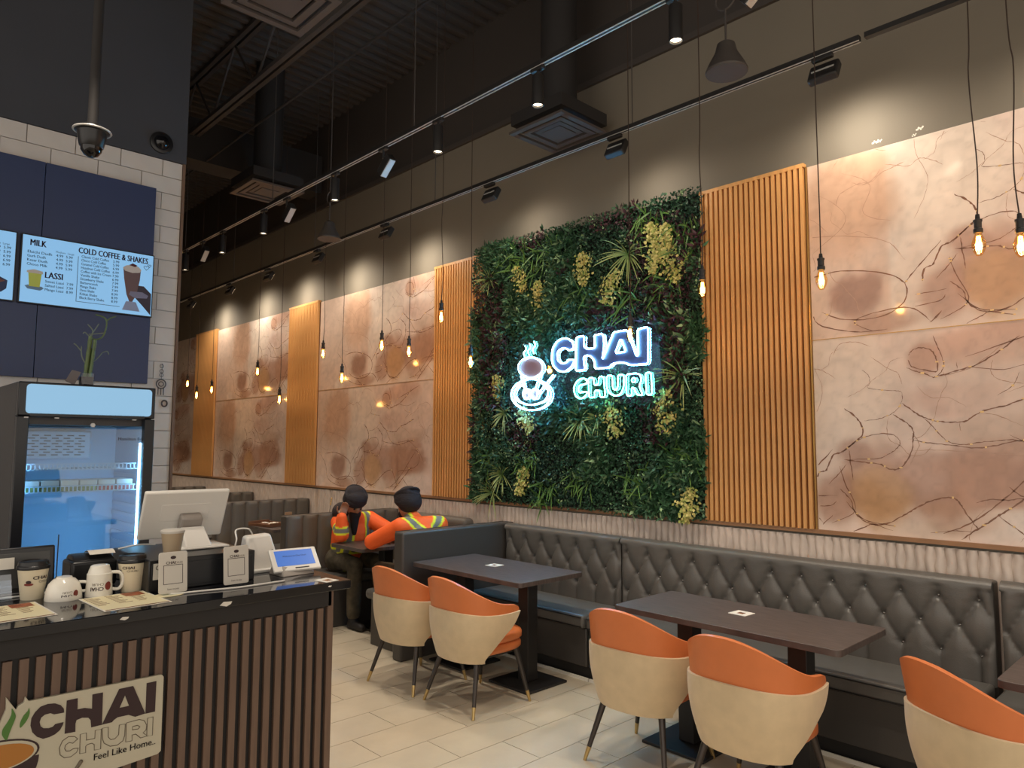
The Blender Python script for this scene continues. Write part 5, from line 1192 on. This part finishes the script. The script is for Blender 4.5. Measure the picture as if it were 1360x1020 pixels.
def hand(mb, wrist, d, palm_n, s=1.0, curl=.5):
    """palm ellipsoid + 4 fingers and thumb; d = finger direction, palm_n = palm normal"""
    d = Vector(d).normalized(); n = Vector(palm_n); n = (n - d * n.dot(d)).normalized(); sd = d.cross(n); W_ = Vector(wrist)
    R = Matrix((d, sd, n)).transposed(); mb.ell(W_ + d * .045 * s, (.05 * s, .040 * s, .018 * s), R, 14)
    for k, (o_, L) in enumerate(((-.030, .072), (-.010, .082), (.010, .078), (.029, .062))):
        a = W_ + d * .075 * s + sd * o_ * s; b = a + (d * cos(curl) + n * sin(curl)) * L * .5 * s; c = b + (d * cos(curl * 2.2) + n * sin(curl * 2.2)) * L * .45 * s
        mb.capsule(W_ + d * .03 * s + sd * o_ * .8 * s, a, .009 * s, .009 * s, 8); mb.capsule(a, b, .0088 * s, .008 * s, 8); mb.capsule(b, c, .008 * s, .007 * s, 8)
    a = W_ + d * .02 * s - sd * .03 * s; b = a + (d * .6 - sd * .7 + n * .3).normalized() * .045 * s; c = b + (d * .85 - sd * .1 + n * .45).normalized() * .03 * s
    mb.capsule(a, b, .011 * s, .009 * s, 8); mb.capsule(b, c, .009 * s, .008 * s, 8)
def person(J, label, facing, prefix):
    t = empty('person', (J['pelvis'][0], J['pelvis'][1], 0), label, 'person'); O = Vector(t.location)
    L = {k: Vector(v) - O for k, v in J.items() if k not in ('cam',)}
    body = MB(); f = Vector(facing).normalized()
    body.capsule(L['pelvis'], L['chest'], .13, .14); body.capsule(L['chest'], L['neck'], .11, .06); body.capsule(L['neck'], L['head'], .055, .055)
    hd = L['head']; hf = (L['look'] - hd).normalized(); up = Vector((0, 0, 1)); sd = hf.cross(up).normalized(); up2 = sd.cross(hf).normalized(); RH = Matrix((hf, sd, up2)).transposed()
    body.ell(hd, (.098, .078, .118), RH, 20); body.ell(hd + hf * .03 - up2 * .07, (.062, .055, .05), RH)
    body.ell(hd + hf * .10 - up2 * .012, (.016, .012, .024), RH, 10); body.ell(hd + hf * .098 - up2 * .03, (.014, .018, .010), RH, 10)
    for s in (-1, 1): body.ell(hd + sd * s * .08 - up2 * .01, (.018, .010, .03), RH, 10)
    for s in ('r', 'l'):
        body.capsule(L['sh_' + s], L['el_' + s], .05, .04); body.capsule(L['el_' + s], L['wr_' + s], .04, .027)
        body.capsule(L['hip_' + s], L['kn_' + s], .08, .058); body.capsule(L['kn_' + s], L['an_' + s], .055, .04)
        hand(body, L['wr_' + s], L['hd_' + s] - L['wr_' + s], L['pn_' + s], 1.0, J.get('curl_' + s, .5) if isinstance(J.get('curl_' + s, .5), float) else .5)
    bake(body, 'body', m_skin, t, .0075, 2)
    jk = MB()
    jk.capsule(L['pelvis'], L['chest'], .165, .185); jk.capsule(L['chest'], L['neck'] - Vector((0, 0, .015)), .15, .085)
    jk.capsule(L['sh_r'], L['sh_l'], .085, .085)
    for s in ('r', 'l'):
        jk.capsule(L['sh_' + s], L['el_' + s], .082, .070); e = L['el_' + s].lerp(L['wr_' + s], .95); jk.capsule(L['el_' + s], e, .072, .05)
    def jc(p):
        p = Vector(p); best = None
        for s in ('r', 'l'):
            for a, b, c0 in (('el_', 'wr_', .28), ('sh_', 'el_', .62)):
                tt, dd = seg_t(p, L[a + s], L[b + s])
                if -.12 < tt < 1.1 and dd < .085 and (best is None or dd < best[1]): best = (tt, dd, c0, (L[b + s] - L[a + s]).length, a)
        tc, dc_ = seg_t(p, L['pelvis'], L['neck'])
        if best and not (dc_ < best[1] * 1.2 and best[4] == 'sh_' and best[0] < .35):
            x = abs(best[0] - best[2]) * best[3]
            if prefix == 'p2' or (Vector(L['el_l']) - p).length < (Vector(L['el_r']) - p).length: return OR
            return GR if x < .022 else YE_ if x < .036 else OR
        rel = p - L['chest']; side = rel.dot(Vector((-facing[1], facing[0], 0))); fr_ = rel.dot(Vector(facing))
        def band(x): x = abs(x); return GR if x < .022 else YE_ if x < .042 else None
        if fr_ < 0: c_ = band(side * .75 + (rel.z - .02) * .65) or band(side * .8 - (rel.z - .02) * .6)
        else: c_ = band(abs(side) - .10)
        if c_ is None: c_ = band(rel.z + .16)
        return c_ or OR
    bake(jk, 'jacket', m_jacket, t, .010, 5, jc)
    tp = MB(); tp.capsule(L['hip_r'], L['hip_l'], .13, .13)
    for s in ('r', 'l'): tp.capsule(L['hip_' + s], L['kn_' + s], .092, .072); tp.capsule(L['kn_' + s], L['an_' + s] + Vector((0, 0, .02)), .075, .065)
    bake(tp, 'trousers', m_pants, t, .014, 4)
    for s in ('r', 'l'):
        b = MB(); a = L['an_' + s]; b.capsule(a + Vector((0, 0, .03)), Vector((a.x, a.y, .05)), .05, .048); b.capsule((a.x - f.x * .03, a.y - f.y * .03, .045), (a.x + f.x * .15, a.y + f.y * .15, .038), .044, .037); bake(b, 'boot', m_boot, t, .01, 2)
    return t, L, RH
# man facing right (towards +X), head resting on his near hand
P1 = dict(pelvis=(-6.34, 3.84, .56), chest=(-6.25, 3.83, .84), neck=(-6.15, 3.80, 1.01), head=(-6.07, 3.755, 1.125), look=(-5.6, 3.66, .86),
          sh_r=(-6.20, 3.67, .945), el_r=(-6.04, 3.60, .85), wr_r=(-6.02, 3.585, 1.02), hd_r=(-6.03, 3.625, 1.12), pn_r=(-.4, .9, 0),
          sh_l=(-6.17, 3.99, .955), el_l=(-5.94, 4.08, .86), wr_l=(-5.78, 3.92, .815), hd_l=(-5.70, 3.86, .80), pn_l=(0, 0, -1),
          hip_r=(-6.33, 3.74, .57), kn_r=(-5.92, 3.68, .575), an_r=(-5.90, 3.66, .12), hip_l=(-6.33, 3.94, .57), kn_l=(-5.93, 3.96, .575), an_l=(-5.93, 3.96, .12))
pt1, L1, RH1 = person(P1, 'person in dark turban and orange high visibility jacket leaning his head on one hand', (1, 0, 0), 'p1')
P2 = dict(pelvis=(-5.12, 3.86, .56), chest=(-5.18, 3.86, .86), neck=(-5.25, 3.84, 1.045), head=(-5.32, 3.83, 1.16), look=(-6.0, 3.9, 1.02),
          sh_l=(-5.20, 3.68, .985), el_l=(-5.47, 3.57, .845), wr_l=(-5.66, 3.68, .815), hd_l=(-5.73, 3.75, .80), pn_l=(0, 0, -1),
          sh_r=(-5.13, 4.04, .985), el_r=(-5.44, 4.12, .86), wr_r=(-5.66, 4.0, .815), hd_r=(-5.73, 3.95, .80), pn_r=(0, 0, -1),
          hip_l=(-5.13, 3.76, .57), kn_l=(-5.56, 3.72, .575), an_l=(-5.50, 3.72, .12), hip_r=(-5.13, 3.96, .57), kn_r=(-5.56, 4.02, .575), an_r=(-5.50, 4.02, .12))
pt2, L2, RH2 = person(P2, 'person in black turban seen from behind with crossed reflective stripes on orange jacket', (-1, 0, 0), 'p2')
def turban(parent, c, RH, s=1.0):
    m = MB(); m.ell(c + RH @ Vector((-.015, 0, .055)), (.125 * s, .112 * s, .088 * s), RH, 22)
    m.ell(c + RH @ Vector((-.05, 0, .02)), (.10 * s, .105 * s, .095 * s), RH, 20); m.ell(c + RH @ Vector((.03, 0, .085)), (.09 * s, .098 * s, .06 * s), RH, 18)
    m.ell(c + RH @ Vector((-.035, 0, .105)), (.085 * s, .085 * s, .055 * s), RH, 18); m.ell(c + RH @ Vector((.045, .02, .05)), (.07 * s, .085 * s, .055 * s), RH, 18)
    for k in range(4):
        pts = [c + RH @ Vector((-.012 + .116 * s * cos(a), .100 * s * sin(a), .02 + .026 * k + .035 * cos(a + k))) for a in [2 * pi * q / 22 for q in range(22)]]
        m.tube(pts, .011 * s, 8, True)
    bake(m, 'turban', m_turban, parent, .007, 9)
turban(pt1, L1['head'], RH1, 1.02); turban(pt2, L2['head'], RH2, 1.06)
bd = MB(); h1 = L1['head']; bd.ell(h1 + RH1 @ Vector((.055, 0, -.075)), (.05, .06, .055), RH1); bd.capsule(h1 + RH1 @ Vector((.055, 0, -.10)), h1 + RH1 @ Vector((.06, 0, -.10)) + Vector((.0, 0, -.16)), .052, .022)
bake(bd, 'beard', m_beard, pt1, .008, 3)
bd = MB(); h2 = L2['head']; bd.ell(h2 + RH2 @ Vector((.055, 0, -.075)), (.05, .062, .055), RH2); bake(bd, 'beard', m_beard, pt2, .008, 3)
hdm = MB(); hdm.ell(L1['neck'] + Vector((-.06, -.10, .035)), (.085, .10, .095)); bake(hdm, 'hood', mat('dark_hood_cloth', (50, 42, 42), .9, bump=.3, bscale=30), pt1, .01, 4)
for pt, L_, RH in ((pt1, L1, RH1), (pt2, L2, RH2)):
    for s in (-1, 1): MB().ell(L_['head'] + RH @ Vector((.088, s * .03, .0)), (.011, .012, .009), RH, 10).build('eye', mat('dark_eye', (30, 22, 20), .3), pt)
